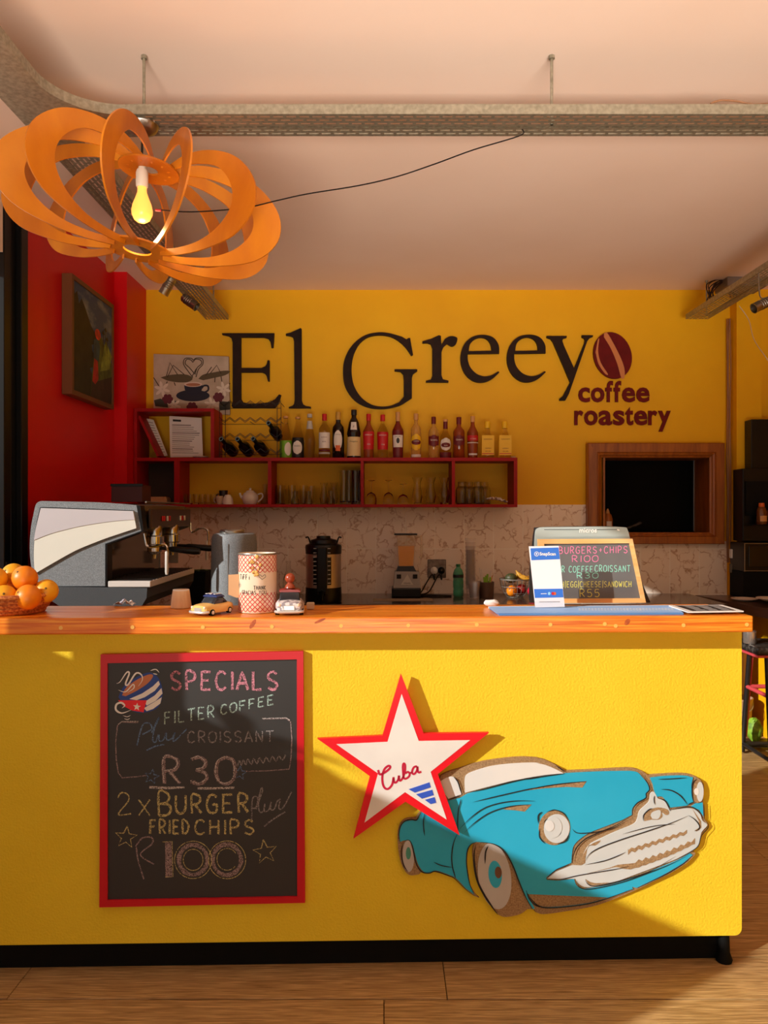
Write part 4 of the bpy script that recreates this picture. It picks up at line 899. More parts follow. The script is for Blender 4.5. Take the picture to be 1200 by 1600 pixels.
# ---------------------------------------------------------------- bottles on the shelf
BDp = 5.05; SC = 1200/BDp
def prof(kind, H, R):
    n = .0125
    if kind == 'soda': pts = [(.001,0),(.92,.0),(1,.02),(1,.40),(.95,.48),(.62,.68),(.42,.82),(.36,.9),(.36,.96)]
    elif kind == 'spirit': pts = [(.001,0),(.92,0),(1,.015),(1,.62),(.93,.68),(.55,.745),(.38,.78),(.36,.90),(.36,.96)]
    elif kind == 'long': pts = [(.001,0),(.85,0),(.88,.02),(1,.55),(.97,.62),(.7,.69),(.42,.76),(.36,.80),(.34,.97)]
    elif kind == 'monk': pts = [(.001,0),(.96,0),(1,.02),(.93,.40),(.88,.44),(1.0,.50),(.95,.56),(.72,.74),(.52,.80),(.36,.84),(.34,.97)]
    elif kind == 'sculpt': pts = [(.001,0),(.8,0),(.86,.03),(.76,.12),(.9,.22),(1,.35),(.9,.45),(.62,.62),(.44,.78),(.38,.86),(.36,.96)]
    elif kind == 'squat': pts = [(.001,0),(.95,0),(1,.02),(1,.50),(.94,.56),(.55,.66),(.4,.72),(.36,.9),(.36,.96)]
    return [(r*R if r > .01 else r, z*H) for r, z in pts]
def rad_at(pr, z):
    for (r0, z0), (r1, z1) in zip(pr, pr[1:]):
        if z0 <= z <= z1 and z1 > z0: return r0+(r1-r0)*(z-z0)/(z1-z0)
    return pr[-1][0]
def arc_patch(bm, cx, cy, pr, z0, z1, a0, a1, base, n=14, grow=.0008, mask=None):
    """a label wrapped on the bottle; angles from the camera-facing direction"""
    rows = [z0+(z1-z0)*k/8 for k in range(9)]; g = []
    for z in rows:
        t = (z-z0)/(z1-z0)*2-1; w = sqrt(max(0,1-t*t*.97)) if mask == 'oval' else 1
        g.append([bm.verts.new((cx+(rad_at(pr,z)+grow)*sin((a0+a1)/2+(a1-a0)/2*w*(2*k/n-1)), cy-(rad_at(pr,z)+grow)*cos((a0+a1)/2+(a1-a0)/2*w*(2*k/n-1)), base+z)) for k in range(n+1)])
    for r0, r1 in zip(g, g[1:]):
        for k in range(n): bm.faces.new((r0[k], r0[k+1], r1[k+1], r1[k]))
    return bm
def wrap_text(s, size, cx, cy, r, z, m, par, rot=0, sp=1.0):
    def bend(co):
        x, y = co.x*cos(rot)-co.y*sin(rot), co.x*sin(rot)+co.y*cos(rot)
        a = x/r; return Vector((cx+r*sin(a), cy-r*cos(a), z+y))
    return text(s, size, None, m, par, align_x='CENTER', bend=bend, name='label_text', spacing=sp)
GB = {'clear': pm('bottle_glass', (246,240,220), .04, trans=1, ior=1.2), 'amber': pm('amber_spirit', (150,62,22), .06, alpha=.85), 'dark': pm('dark_brown_glass', (24,12,8), .08),
      'red': pm('red_brown_spirit', (150,42,24), .08, trans=.5), 'green': pm('green_glass', (60,110,40), .08, trans=.7), 'pale': pm('pale_amber_spirit', (214,160,80), .05, alpha=.5)}
C_ = {'white':(228,220,212),'red':(196,18,28),'dred':(106,14,24),'black':(24,20,22),'lime':(112,170,30),'gold':(196,150,60),'yellow':(236,186,20),'cream':(222,196,140),'orange':(214,96,30),'maroonb':(120,24,24),'tan':(206,150,90),'silver':(190,186,180)}
def CM_(k): return pm('print_'+k, C_[k], .5)
def bottle(px, top, w, kind, glass, cap, labels, texts=(), lab='', caph=.09, square=False, caplow=None):
    H = (716.5-top)/SC; R = w/2/SC; x = P(px,0,BDp).x; pr = prof(kind, H, R)
    t = thing('bottle', lab, 'bottle', (x, BDp, ZS1+.0006), 0, 'bottles standing in a row on the red shelf')
    b0 = ZS1+.0006
    bm = lathe(new(), pr, (x, BDp, b0), 22)
    if square:
        for v in bm.verts:
            if v.co.z-b0 < H*.66:
                dx, dy = v.co.x-x, v.co.y-BDp; r = max(1e-6, sqrt(dx*dx+dy*dy)); m_ = max(abs(dx), abs(dy)); k = min(1.0, .92*r/m_) if r > 1e-4 else 1
                v.co.x = x+dx*k*1.0; v.co.y = BDp+dy*k*.8
    obj('glass_body', bm, GB[glass], t, smooth=True)
    rc_ = pr[-1][0]*1.16+.0006; z1 = H; z0 = H*(1-caph)
    obj('cap', lathe(new(), [(rc_*.98,z0),(rc_,z0+.002),(rc_,z1-.003),(rc_*.9,z1),(.001,z1)], (x, BDp, b0), 16), CM_(cap), t, smooth=True)
    if caplow: obj('neck_foil', lathe(new(), [(rad_at(pr,H*caplow[0])+.0009,H*caplow[0]),(pr[-2][0]+.0012,H*.9),(pr[-1][0]+.0012,z0)], (x, BDp, b0), 16, cap=False), CM_(caplow[1]), t, smooth=True)
    for j, (c, za, zb, aw, mask) in enumerate(labels):
        off = 0
        if isinstance(aw, tuple): aw, off = aw
        if square:
            bm = new(); ww = R*.92*sin(min(aw,1.45)); plate(bm, [[(x-ww,b0+za*H),(x+ww,b0+za*H),(x+ww,b0+zb*H),(x-ww,b0+zb*H)]], BDp-R*.92*.8-.0012-.0004*j, BDp-R*.92*.8-.0006-.0004*j)
        else: bm = arc_patch(new(), x, BDp, pr, za*H, zb*H, off-aw, off+aw, b0, grow=.0008+.0005*j, mask=mask)
        obj('label', bm, CM_(c), t, smooth=not square)
    for s, size, z, c in texts:
        if square: text(s, size, facing(x, BDp-R*.74-.0036, b0+z*H), CM_(c), t, name='label_text', align_x='CENTER')
        else: wrap_text(s, size, x, BDp, rad_at(pr, z*H)+.0036, b0+z*H, CM_(c), t)
bottle(446.5,650,18.5,'soda','clear','tan',[('lime',.02,.42,1.5,None),('white',.07,.38,(.62,.55),'oval')],[],'soda bottle with lime green label and white oval, nearest the wire rack',.05)
bottle(465.5,651,18.5,'soda','clear','tan',[('black',.01,.50,1.55,None),('white',.10,.42,.85,'oval')],[('ROSE\'S',.013,.28,'black')],'soda bottle with black label and white oval',.05)
bottle(484,646.5,18,'sculpt','clear','silver',[('silver',.66,.84,1.4,None)],[],'clear ribbed bottle with a silver neck and no front label',.08)
bottle(507,646.5,17.5,'spirit','clear','red',[('white',.23,.58,1.3,None),('dred',.16,.20,1.3,None),('silver',.10,.14,1.3,None)],[('RUSSIAN',.010,.46,'dred'),('BEAR',.011,.36,'dred')],'clear spirit bottle with red cap and white label over red stripes',.15)
bottle(528.5,643.5,18.5,'spirit','dark','gold',[('white',.18,.60,.75,'oval'),('orange',.16,.28,.4,None)],[('AMARULA',.008,.50,'black')],'dark brown bottle with gold cap, white oval and orange seal',.17,caplow=(.78,'black'))
bottle(553,640,22,'monk','dark','black',[('cream',.05,.44,1.4,None),('white',.58,.74,.5,None)],[('Frangelico',.013,.33,'black'),('F',.022,.62,'dred')],'black monk-shaped bottle with a wide cream label',.11)
bottle(576,646.5,17.5,'long','amber','red',[('red',.20,.60,1.4,None)],[('SMIRNOFF',.0115,.51,'white'),('1818',.012,.30,'white')],'amber bottle with red cap and red label, first right of the black monk bottle',.15)
bottle(598,647.5,17.5,'long','clear','red',[('red',.20,.60,1.4,None)],[('SMIRNOFF',.0115,.51,'white'),('1818',.012,.30,'white')],'clear bottle with red cap and red label, left of the gold-capped dark red one',.15)
bottle(621.7,643.5,17.5,'long','red','tan',[('dred',.02,.60,1.5,None),('white',.24,.50,1.0,None),('black',.32,.44,.28,'oval')],[('BACARDI',.009,.455,'black')],'bottle of dark liquor with white square label and round black emblem',.13,caplow=(.8,'tan'))
bottle(650,646,16.5,'spirit','pale','tan',[('yellow',.18,.54,1.15,'oval'),('white',.03,.09,1.0,None),('dred',.30,.42,.95,'oval')],[('HAVANA',.010,.37,'white')],'pale bottle with a bright yellow oval label',.14)
bottle(677.5,651,16.5,'spirit','pale','dred',[('dred',.28,.56,1.3,'oval'),('dred',.33,.53,1.2,None)],[('Grant\'s',.0165,.42,'white')],'whisky bottle with dark red cap and shield label, left of the short bottle',.17)
bottle(696,655,17,'squat','clear','tan',[('white',.20,.52,1.15,'oval'),('dred',.02,.16,1.5,None),('dred',.28,.40,.9,'oval')],[('RUM',.011,.31,'white')],'short bottle with white and dark red label between two whisky bottles',.06,caplow=(.76,'dred'))
bottle(717,651.5,18,'spirit','amber','dred',[('dred',.30,.56,1.3,'oval'),('dred',.35,.53,1.2,None)],[('Grant\'s',.0165,.43,'white')],'full amber whisky bottle with dark red shield label',.17)
bottle(738.5,650,17.5,'long','amber','tan',[('red',.42,.54,1.3,None),('white',.36,.38,1.3,None),('white',.08,.12,.9,None)],[('RED LABEL',.009,.45,'white')],'square whisky bottle with a slanted red label',.14)
bottle(761.5,658.5,21,'squat','clear','yellow',[('yellow',.09,.62,1.4,None),('red',.12,.14,1.3,None)],[('GORDON\'S',.011,.50,'dred'),('LONDON',.009,.26,'dred'),('DRY GIN',.009,.18,'dred')],'rectangular gin bottle with yellow label, left one of the two',.18,square=True)
bottle(788.5,658.5,21,'squat','clear','yellow',[('yellow',.09,.62,1.4,None),('red',.12,.14,1.3,None)],[('GORDON\'S',.011,.50,'dred'),('LONDON',.009,.26,'dred'),('DRY GIN',.009,.18,'dred')],'rectangular gin bottle with yellow label at the right end of the shelf',.18,square=True)
tag(obj('ashtray', LA([(.001,0),(.024,0),(.026,.012),(.03,.02),(.026,.02),(.022,.006),(.001,.005)], (P(803,0,5.1).x-.012, 5.12, ZS1+.0005), 18), pm('pale_ceramic', (214,196,150), .4), smooth=True), 'small pale dish behind the right gin bottle', 'dish')

# ---------------------------------------------------------------- glassware in the compartments
GD = 5.04; GS = 1200/GD; zg = ZB1+.0006
def glassware(px, h_px, w_px, kind, label, grp, m=None, d=GD):
    H = h_px*d/1200; R = w_px/2*d/1200; x = P(px,0,d).x
    pf = {'tumbler':[(.001,.004),(.86,.0),(.88,.01),(1,1),(.95,1),(.82,.06),(.001,.05)],
          'inverted':[(1,0),(1.0,.02),(.86,.96),(.80,1),(.001,1)],
          'highball':[(.001,.0),(.78,.0),(.8,.02),(.74,.3),(.80,.6),(1,.97),(1.0,1),(.95,1),(.75,.6),(.7,.1),(.001,.06)],
          'hurricane':[(.001,.0),(.70,.0),(.72,.02),(1,.26),(.96,.4),(.62,.66),(.60,.8),(.95,1),(.9,1),(.55,.8),(.57,.66),(.9,.38),(.6,.06),(.001,.05)],
          'wine':[(.92,0),(1,.10),(.98,.26),(.7,.42),(.14,.50),(.10,.6),(.10,.93),(.7,.985),(.72,1),(.001,1)],
          'shot':[(.001,0),(.8,0),(.82,.05),(1,1),(.93,1),(.76,.15),(.001,.12)],
          'jar':[(.001,0),(.9,0),(1,.04),(1,.62),(.93,.72),(.66,.80),(.66,.98),(.62,1),(.60,1),(.60,.8),(.9,.68),(.92,.06),(.001,.05)],
          'carafe':[(.001,0),(.9,0),(1,.04),(.95,.3),(.6,.55),(.5,.7),(.62,.96),(.6,1),(.45,.7),(.85,.3),(.85,.06),(.001,.05)]}[kind]
    bm = lathe(new(), [(r*R if r > .01 else r, z*H) for r, z in pf], (x, d, zg), 20, cap=False)
    return tag(obj({'wine':'wine_glass','jar':'jar_glass','carafe':'carafe'}.get(kind,'drinking_glass'), bm, m or GLASS, smooth=True), label, 'glass', grp)
for k, px in enumerate((287, 297, 307, 316, 325, 334)): glassware(px, 16, 9.5, 'shot', f'small thick glass, {["leftmost","second","third","fourth","fifth","rightmost"][k]} of six at the left of the first compartment', 'small glasses in the left compartment')
for px, h, w, lab in ((438,30,15,'tall straight glass at the left edge of the second compartment'),(456,30,11,'straight glass behind the short glasses, left of the pair'),(474,30,11,'straight glass behind the short glasses in the second compartment, middle'),(486,29,11,'straight glass at the right of the first glass cluster')):
    glassware(px, h, w, 'tumbler', lab, 'straight glasses in the second compartment', d=5.10)
for px, lab in ((461,'short inverted glass in front, left one'),(482,'short inverted glass in front, middle one'),(517,'short inverted glass in front, right one')): glassware(px, 21, 13, 'carafe', lab+' of three in the second compartment', 'short inverted glasses', d=5.0)
for px, lab in ((506,'left'),(522,'right')): glassware(px, 34, 13, 'hurricane', f'slim curved glass behind the short one, {lab} of the pair', 'slim curved glasses', d=5.11)
for px, d, lab in ((537,5.02,'front left'),(555,5.02,'front right'),(545,5.12,'back left'),(560,5.12,'back right')): glassware(px, 53, 15, 'highball', f'very tall beer glass, {lab} of the four beside the divider', 'very tall beer glasses', d=d)
for px, h, lab in ((580,38,'left'),(607,38,'middle'),(630,32,'right')): glassware(px, h, 17, 'wine', f'upside-down stemmed glass, {lab} one of three in the third compartment', 'upside-down stemmed glasses')
for px, lab in ((652,'left'),(673,'middle'),(694,'right')): glassware(px, 42, 17, 'hurricane', f'curved cocktail glass, {lab} one of three at the right of the third compartment', 'curved cocktail glasses', d=5.0)
for px, d, lab in ((722,5.0,'front left'),(733,5.11,'back left'),(747,5.0,'front right'),(757,5.11,'back right')): glassware(px, 35, 19, 'jar', f'jar-shaped glass, {lab} of four in the last compartment', 'jar glasses in the last compartment', d=d)
glassware(414, 32, 12, 'carafe', 'small glass carafe beside the white teapot', None, d=5.12)
CER = MATS['white_ceramic']
def cupx(px, h, w, lab, inv=True, d=5.0, m=CER):
    H = h*d/1200; R = w/2*d/1200; x = P(px,0,d).x
    t = thing('cup', lab, 'cup', (x, d, zg), 0, 'white cups on the red shelf')
    pf = [(1,0),(1,.05),(.9,.6),(.55,.95),(.5,1),(.001,1)] if inv else [(.001,0),(.6,0),(.9,.4),(1,1),(.92,1),(.8,.4),(.001,.08)]
    obj('cup_body', lathe(new(), [(r*R if r > .01 else r, z*H) for r, z in pf], (x, d, zg), 22, cap=False), m, t, smooth=True)
    bm = new(); tube(bm, cr([(x-R*.9, d, zg+H*.75),(x-R*1.35, d, zg+H*.7),(x-R*1.4, d, zg+H*.35),(x-R*.95, d, zg+H*.2)],5), .003, 6); obj('handle', bm, m, t, smooth=True)
cupx(356, 15, 17, 'white cup upside down right of the dark mug'); cupx(343, 13, 12, 'small beige cup in front of the dark mug', False, 5.0, pm('beige_ceramic', (190,170,146), .35)); cupx(349, 22, 14, 'dark mug behind the white cups', False, 5.12, pm('dark_ceramic', (44,36,36), .35))
tp = thing('teapot', 'white porcelain teapot on the lower red shelf', 'teapot', (P(391,0,5.02).x, 5.02, zg))
tx = P(391,0,5.02).x
obj('pot', LA([(.001,0),(.036,0),(.046,.01),(.053,.035),(.052,.055),(.040,.075),(.028,.08),(.001,.08)], (tx,5.02,zg), 26), CER, tp, smooth=True)
obj('lid', LA([(.030,.079),(.026,.088),(.008,.093),(.006,.098),(.009,.104),(.001,.108)], (tx,5.02,zg), 22, cap=False), CER, tp, smooth=True)
bm = new(); tube(bm, cr([(tx+.048,5.02,zg+.064),(tx+.075,5.02,zg+.07),(tx+.08,5.02,zg+.045),(tx+.052,5.02,zg+.015)],6), .005, 8); obj('handle', bm, CER, tp, smooth=True)
bm = new(); tube(bm, cr([(tx-.048,5.02,zg+.04),(tx-.062,5.02,zg+.055),(tx-.068,5.02,zg+.075)],5), [.009]*5+[.007]*5+[.006], 8); obj('spout', bm, CER, tp, smooth=True)
# crumpled napkins
random.seed(9); bm = new(); bmesh.ops.create_grid(bm, x_segments=14, y_segments=10, size=.5)
for v in bm.verts:
    u, w_ = v.co.x, v.co.y; v.co = Vector((P(776,0,5.0).x+u*.13, 5.0+w_*.1, zg+.028+.035*(.5-abs(u))*(.6+.4*sin(9*u+5*w_))+.008*random.uniform(-1,1)-.02*u))
tag(obj('napkins', bm, pm('white_napkin', (222,206,196), .85)), 'crumpled white napkins in the last compartment of the red shelf', 'napkins')
# ---------------------------------------------------------------- espresso machine (its grey side faces the camera)
MD = 3.42; M2 = 4.25
fm = lambda X, Y: (P(X/3.75, 750+Y/3.75, MD).x, P(X/3.75, 750+Y/3.75, MD).z)
em = thing('espresso_machine', 'large grey speckled espresso machine with white side panel beside the red wall', 'coffee machine', (P(130,0,MD).x, 3.8, .8405))
hood = cr([(205,600),(182,500),(174,400),(180,290),(196,200),(212,140),(240,123)],4)+cr([(240,123),(400,126),(600,132),(800,148)],4)+[(812,180),(832,290),(828,298),(622,372),(622,622),(205,622)]
obj('side_shell', PL([hood], MD, MD+.05, fm), SPECK, em)
fm2 = lambda X, Y: fm(X, Y)
obj('top_cover', PL([[(212,140),(240,123),(800,148),(812,180),(832,290),(620,300),(215,300)]], MD+.051, M2-.03, fm), STEEL, em)
obj('back_body', PL([[(182,300),(622,300),(622,622),(205,622),(180,500)]], MD+.051, M2-.03, fm), pm('mirror_steel', (120,104,90), .12, 1), em)
obj('side_shell', PL([hood], M2-.029, M2, fm), SPECK, em)
obj('shell_edge', PL([[(622,372),(830,298),(838,296),(838,302),(630,378),(630,630),(618,630),(618,372)]], MD-.004, MD+.06, fm), BLK, em)
obj('shell_edge', PL([[(800,148),(822,150),(842,296),(828,298)]], MD-.002, MD+.06, fm), BLK, em)
pnl = [(246,164)]+[(785,182),(803,282)]+cr([(803,282),(640,336),(560,366),(450,412),(330,478),(210,548)],4)+cr([(206,500),(204,420),(212,320),(246,164)],4)[:-1]
obj('panel_gap', PL([cr([(236,160),(215,250),(201,360),(198,440),(205,552)],4)+[(212,552),(206,500),(204,420),(212,320),(246,164)]+[(785,182),(785,178),(242,158)]], MD-.002, MD, fm), BLK, em)
obj('side_panel', PL([pnl], MD-.010, MD-.0005, fm), pm('white_enamel', (226,226,214), .3), em)
obj('panel_band', PL([[(246,164),(785,182),(794,232)]+cr([(794,232),(700,238),(600,250),(480,270),(400,288),(300,315),(206,352)],4)+cr([(206,352),(220,270),(246,164)],3)[:-1]], MD-.0125, MD-.0102, fm), pm('lilac_grey_enamel', (200,196,200), .3), em)
base = cr([(205,622),(240,660),(300,700),(330,722),(400,750),(640,747),(800,738),(835,735)],3)+[(862,690),(866,632)]
obj('base', PL([base], MD-.008, M2, fm), pm('dark_speckled_base', (52,56,60), .5, bump=(500,.3,.0006), var=(420,(92,98,102),2,(.45,.72))), em)
for a in ((MD+.03, MD+.07), (M2-.09, M2-.05)):
    for px in (100, 205): 
        x = P(px,0,MD).x; zb = P(0,944,MD).z
        obj('foot', LA([(.001,0),(.022,0),(.02,.01),(.014,.02),(.014,zb-.8405+.01),(.001,zb-.8405+.01)], (x, (a[0]+a[1])/2, .8405), 14), BLKM, em, smooth=True)
a, b_ = fm(635,628), fm(885,592)
dt = obj('drip_tray', B(a[0], b_[0], MD-.006, M2-.05, a[1], b_[1], bev=.003), pm('pale_tray_steel', (226,222,216), .4, .2), em)
bm = new()
for k in range(16): y = MD+.02+k*.048; box(bm, a[0]+.004, b_[0]-.004, y, y+.02, b_[1]+.0005, b_[1]+.004)
obj('tray_grate', bm, pm('dark_grate', (40,34,30), .4, .5), dt, kind='stuff')
# panel facing the barista with buttons
px_ = fm(836, 220)[0]; zt, zb = fm(0,168)[1], fm(0,285)[1]
fp = obj('control_panel', B(px_, px_+.014, MD+.08, M2-.04, zb, zt, bev=.003), pm('dark_steel_panel', (80,62,50), .3, .6), em)
for k, (y, c) in enumerate(((3.66,'red'),(3.69,'red'),(3.74,'white'),(3.78,'red'),(3.98,'white'),(4.02,'red'),(4.06,'white'))): obj('button', B(px_+.0145, px_+.020, y, y+.022, zb+.03, zb+.055, bev=.002), CM_(c), fp)
obj('cup_rail', tube(new(), [(px_+.005, MD+.03, zt+.03), (px_+.005, M2-.02, zt+.03)], .004, 6), STEEL, em, smooth=True)
for y in (3.63, 3.93):
    zc = fm(0,300)[1]; xg = px_-.01
    g = obj('group_head', lathe(new(), [(.03,0),(.034,-.01),(.034,-.045),(.040,-.05),(.040,-.085),(.036,-.09),(.001,-.09)], (xg, y, zc+.02), 22, cap=False), CHROME, em, smooth=True)
    hnd = new(); tube(hnd, [(xg+.03,y,zc-.085),(xg+.07,y,zc-.088),(xg+.085,y,zc-.09),(xg+.19,y,zc-.10),(xg+.215,y,zc-.102)], [.008,.009,.014,.017,.013], 12); obj('portafilter_handle', hnd, BLK, g, smooth=True)
    bm = new(); lathe(bm, [(.034,0),(.034,-.03),(.012,-.045),(.010,-.065),(.001,-.065)], (xg, y, zc-.070), 18); obj('portafilter_basket', bm, CHROME, g, smooth=True)
def wand(y, pts, name='steam_wand'):
    bm = new(); tube(bm, cr(pts, 6), .0055, 8); w = obj(name, bm, CHROME, em, smooth=True)
    e = Vector(pts[-1]); bm = new(); lathe(bm, [(.001,-.012),(.006,-.012),(.0085,0),(.0085,.09),(.0055,.095)], e, 12); obj('wand_grip', bm, pm('pale_rubber', (206,200,190), .6), w, smooth=True)
z3 = fm(0,330)[1]
wand(3.52, [(px_-.02,3.5,z3+.01),(px_-.005,3.5,z3-.045),(px_+.03,3.5,z3-.05),(px_+.075,3.5,z3-.04),(px_+.09,3.5,z3-.08),(px_+.085,3.5,z3-.165)])
wand(4.15, [(px_+.03,4.15,z3+.05),(px_+.035,4.15,z3+.0),(px_+.08,4.15,z3+.02),(px_+.12,4.15,z3+.01),(px_+.125,4.15,z3-.05),(px_+.118,4.15,z3-.14)])
obj('backsplash_socket', B(fm(683,0)[0], fm(683,0)[0]+.05, 4.255, 4.262, fm(0,560)[1], fm(0,470)[1], bev=.002), pm('socket_plate', (150,140,130), .4), em)
sc_ = thing('wall_socket', 'double wall socket plate behind the espresso machine', 'socket', (P(189,0,4.6).x, 4.6, 1.1)) if False else None
cl = new(); bmesh.ops.create_grid(cl, x_segments=12, y_segments=8, size=.5); random.seed(4)
for v in cl.verts: u, w_ = v.co.x, v.co.y; v.co = Vector((P(193,0,2.55).x+u*.065, 2.56+w_*.04, 1.109+.022*abs(cos(u*6+w_*3))*(1-1.7*abs(u))+.003*random.random()))
tag(obj('cloth', cl, pm('grey_striped_cloth', (150,146,160), .9, var=(60,(226,222,222),2,(.45,.55)))), 'small crumpled grey cloth on the counter edge before the espresso machine', 'cloth')
# red shelf box corner items (dark box and paper on the machine)
sbx = thing('storage_box', 'dark red open box standing on top of the espresso machine', 'box', (P(198,0,4.05).x, 4.05, 1.4725))
bz0 = 1.4725; x0_, x1_ = P(174,0,3.98).x, P(222,0,3.98).x
bm = box(new(), x0_, x1_, 3.98, 4.13, bz0, bz0+.006)
for a in ((x0_,x1_,3.98,3.986),(x0_,x1_,4.124,4.13),(x0_,x0_+.006,3.986,4.124),(x1_-.006,x1_,3.986,4.124)): box(bm, a[0], a[1], a[2], a[3], bz0+.006, bz0+.088)
obj('box_body', bm, pm('dark_red_box', (70,14,16), .5), sbx)
obj('box_rim', B(x0_-.004, x1_+.004, 3.976, 3.982, bz0+.08, bz0+.094, bev=.001), BLK, sbx)
pkx = P(246,0,5.02).x
pk = frustum(pkx-.075, pkx+.075, 4.96, 5.08, ZB1+.0006, pkx-.01, pkx+.06, 4.99, 5.07, ZB1+.07) if 'frustum' in globals() else B(pkx-.075, pkx+.075, 4.96, 5.08, ZB1+.0006, ZB1+.05, bev=.012)
tag(obj('paper_packet', pk, pm('tan_paper_packet', (186,150,112), .8, bump=(30,.5,.004))), 'folded tan paper packet in the dark lower left compartment', 'packet')

# ---------------------------------------------------------------- things on the back and side worktops
ZW = .8705
gd = thing('water_boiler', 'tall grey speckled cylinder with a lid behind the tin on the worktop', 'boiler', (P(366,0,3.72).x, 3.72, .84))
gx_ = P(366,0,3.72).x; R0 = 35*3.72/1200; ht = P(0,833,3.72).z-.8405
obj('body', LA([(.001,0),(R0*1.06,0),(R0*1.06,.03),(R0,ht*.9),(R0*.98,ht*.96),(R0*.92,ht*.99),(R0*.82,ht),(.001,ht)], (gx_,3.72,.8405), 36), SPECK, gd, smooth=True)
obj('lid', LA([(.001,ht+.018),(.055,ht+.018),(.06,ht+.012),(.06,ht+.0005),(.001,ht+.0005)], (gx_-.01,3.72,.8405), 24), STEEL, gd, smooth=True)
obj('seam', B(gx_-.010, gx_-.006, 3.72-R0*1.03, 3.72-R0*.96, .88, .84+ht*.9), pm('seam_grey', (120,120,118), .5), gd)
tag(obj('boiler_stand', B(gx_-.13, gx_+.14, 3.58, 3.86, .0, .84), MATS['cabinet_dark_brown']), 'dark cabinet carrying the grey boiler', 'cabinet')
# insulated coffee dispenser
ux = P(505.5,0,4.72).x; UR_ = 28*4.72/1200; uz = ZW; uh = P(0,846,4.72).z-uz
ud = thing('coffee_dispenser', 'steel and black insulated coffee dispenser with a level gauge', 'dispenser', (ux, 4.72, uz))
obj('base', LA([(.001,0),(UR_*1.0,0),(UR_*1.02,.01),(UR_*1.0,.09),(.001,.09)], (ux,4.72,uz), 32), BLK, ud, smooth=True)
obj('body', LA([(UR_*.985,.0905),(UR_*.985,uh-.075),(.001,uh-.075)], (ux,4.72,uz), 36), pm('dark_brushed_steel', (196,184,172), .38, .85), ud, smooth=True)
obj('shoulder', LA([(UR_*1.0,uh-.0745),(UR_*1.02,uh-.03),(UR_*.98,uh-.02),(UR_*.75,uh-.01),(UR_*.72,uh+.01),(UR_*.4,uh+.02),(UR_*.38,uh+.034),(.001,uh+.036)], (ux,4.72,uz), 32), BLK, ud, smooth=True)
gz = obj('gauge', B(ux-.03, ux+.03, 4.72-UR_-.02, 4.72-UR_*.9, uz+.05, uz+uh-.03, bev=.006), BLK, ud)
bm = new()
for k in range(9): box(bm, ux-.052, ux-.034, 4.72-UR_-.004, 4.72-UR_*.9, uz+.12+k*.026, uz+.124+k*.026); box(bm, ux+.034, ux+.05, 4.72-UR_-.004, 4.72-UR_*.9, uz+.12+k*.026, uz+.124+k*.026)
obj('gauge_mark', bm, CM_('silver'), ud, kind='stuff')
for s in (-1,1):
    obj('gauge_panel', arc_patch(new(), ux, 4.72, [(UR_,0),(UR_,1)], .11, uh-.09, s*.40-.11, s*.40+.11, uz), BLK, ud)
    bm = new(); tube(bm, cr([(ux+s*UR_*.72,4.72,uz+uh-.02),(ux+s*UR_*.85,4.72,uz+uh+.025),(ux+s*UR_*1.0,4.72,uz+uh+.022)],4), .005, 6); obj('handle_post', bm, BLK, ud, smooth=True)
obj('tap', LA([(.001,-.03),(.012,-.03),(.014,0),(.02,.02),(.001,.03)], (ux, 4.72-UR_-.03, uz+.055), 12), BLK, ud, smooth=True)
# slim glass bottle left of it
tag(obj('glass_bottle', LA([(.001,0),(.032,0),(.034,.01),(.034,.12),(.028,.15),(.014,.19),(.013,.24),(.016,.243),(.016,.25),(.011,.25)], (P(450.5,0,4.7).x, 4.7, ZW), 20, cap=False), GLASS, smooth=True), 'empty slim clear bottle between the tin and the coffee dispenser', 'bottle')
# blender
bx_ = P(635,0,5.0).x
bl = thing('blender', 'grey and black blender with a jug of orange juice', 'blender', (bx_, 5.0, ZW))
S_ = 5.0/1200
def bz(py): return CAMZ-(py-800)*S_
def bX(px): return (px-600)*S_
def frustum(x0,x1,y0,y1,z0, X0,X1,Y0,Y1,z1, bm=None):
    bm = bm or new(); a = [bm.verts.new(p) for p in ((x0,y0,z0),(x1,y0,z0),(x1,y1,z0),(x0,y1,z0))]; b = [bm.verts.new(p) for p in ((X0,Y0,z1),(X1,Y0,z1),(X1,Y1,z1),(X0,Y1,z1))]
    bm.faces.new(a[::-1]); bm.faces.new(b)
    for k in range(4): bm.faces.new((a[k],a[(k+1)%4],b[(k+1)%4],b[k]))
    return bm
obj('motor_foot', B(bX(612), bX(657), 4.92, 5.08, ZW, bz(917), bev=.008, seg=2), BLK, bl)
mh = obj('motor_housing', frustum(bX(614.5),bX(656.5),4.925,5.075,bz(917)+.0005, bX(617),bX(654),4.935,5.07,bz(892)), pm('grey_blender_plastic', (150,146,142), .4), bl)
for x in (623, 648): obj('switch', B(bX(x-3.4), bX(x+3.4), 4.922, 4.932, bz(902.5), bz(896), bev=.001), BLK, mh)
obj('logo_plate', PL([[(bX(626),bz(912)),(bX(645),bz(912)),(bX(636),bz(896))]], 4.9235, 4.9245), pm('light_grey_plate', (190,188,184), .4), mh)
text('vitamix', .016, facing(bX(635.5), 4.9228, bz(910.5)), BLK, mh, align_x='CENTER')
obj('coupling', frustum(bX(619),bX(650),4.945,5.055,bz(892)+.0005, bX(622),bX(646),4.95,5.05,bz(884)), BLK, bl)
obj('jug', frustum(bX(622.5),bX(646),4.95,5.05,bz(884)+.0005, bX(620),bX(649),4.942,5.058,bz(836)), pm('jug_plastic', (206,190,160), .12, alpha=.28), bl)
obj('juice', frustum(bX(623.5),bX(645.2),4.954,5.046,bz(883.5), bX(622),bX(647),4.948,5.052,bz(853)), pm('orange_juice', (226,150,30), .35), bl)
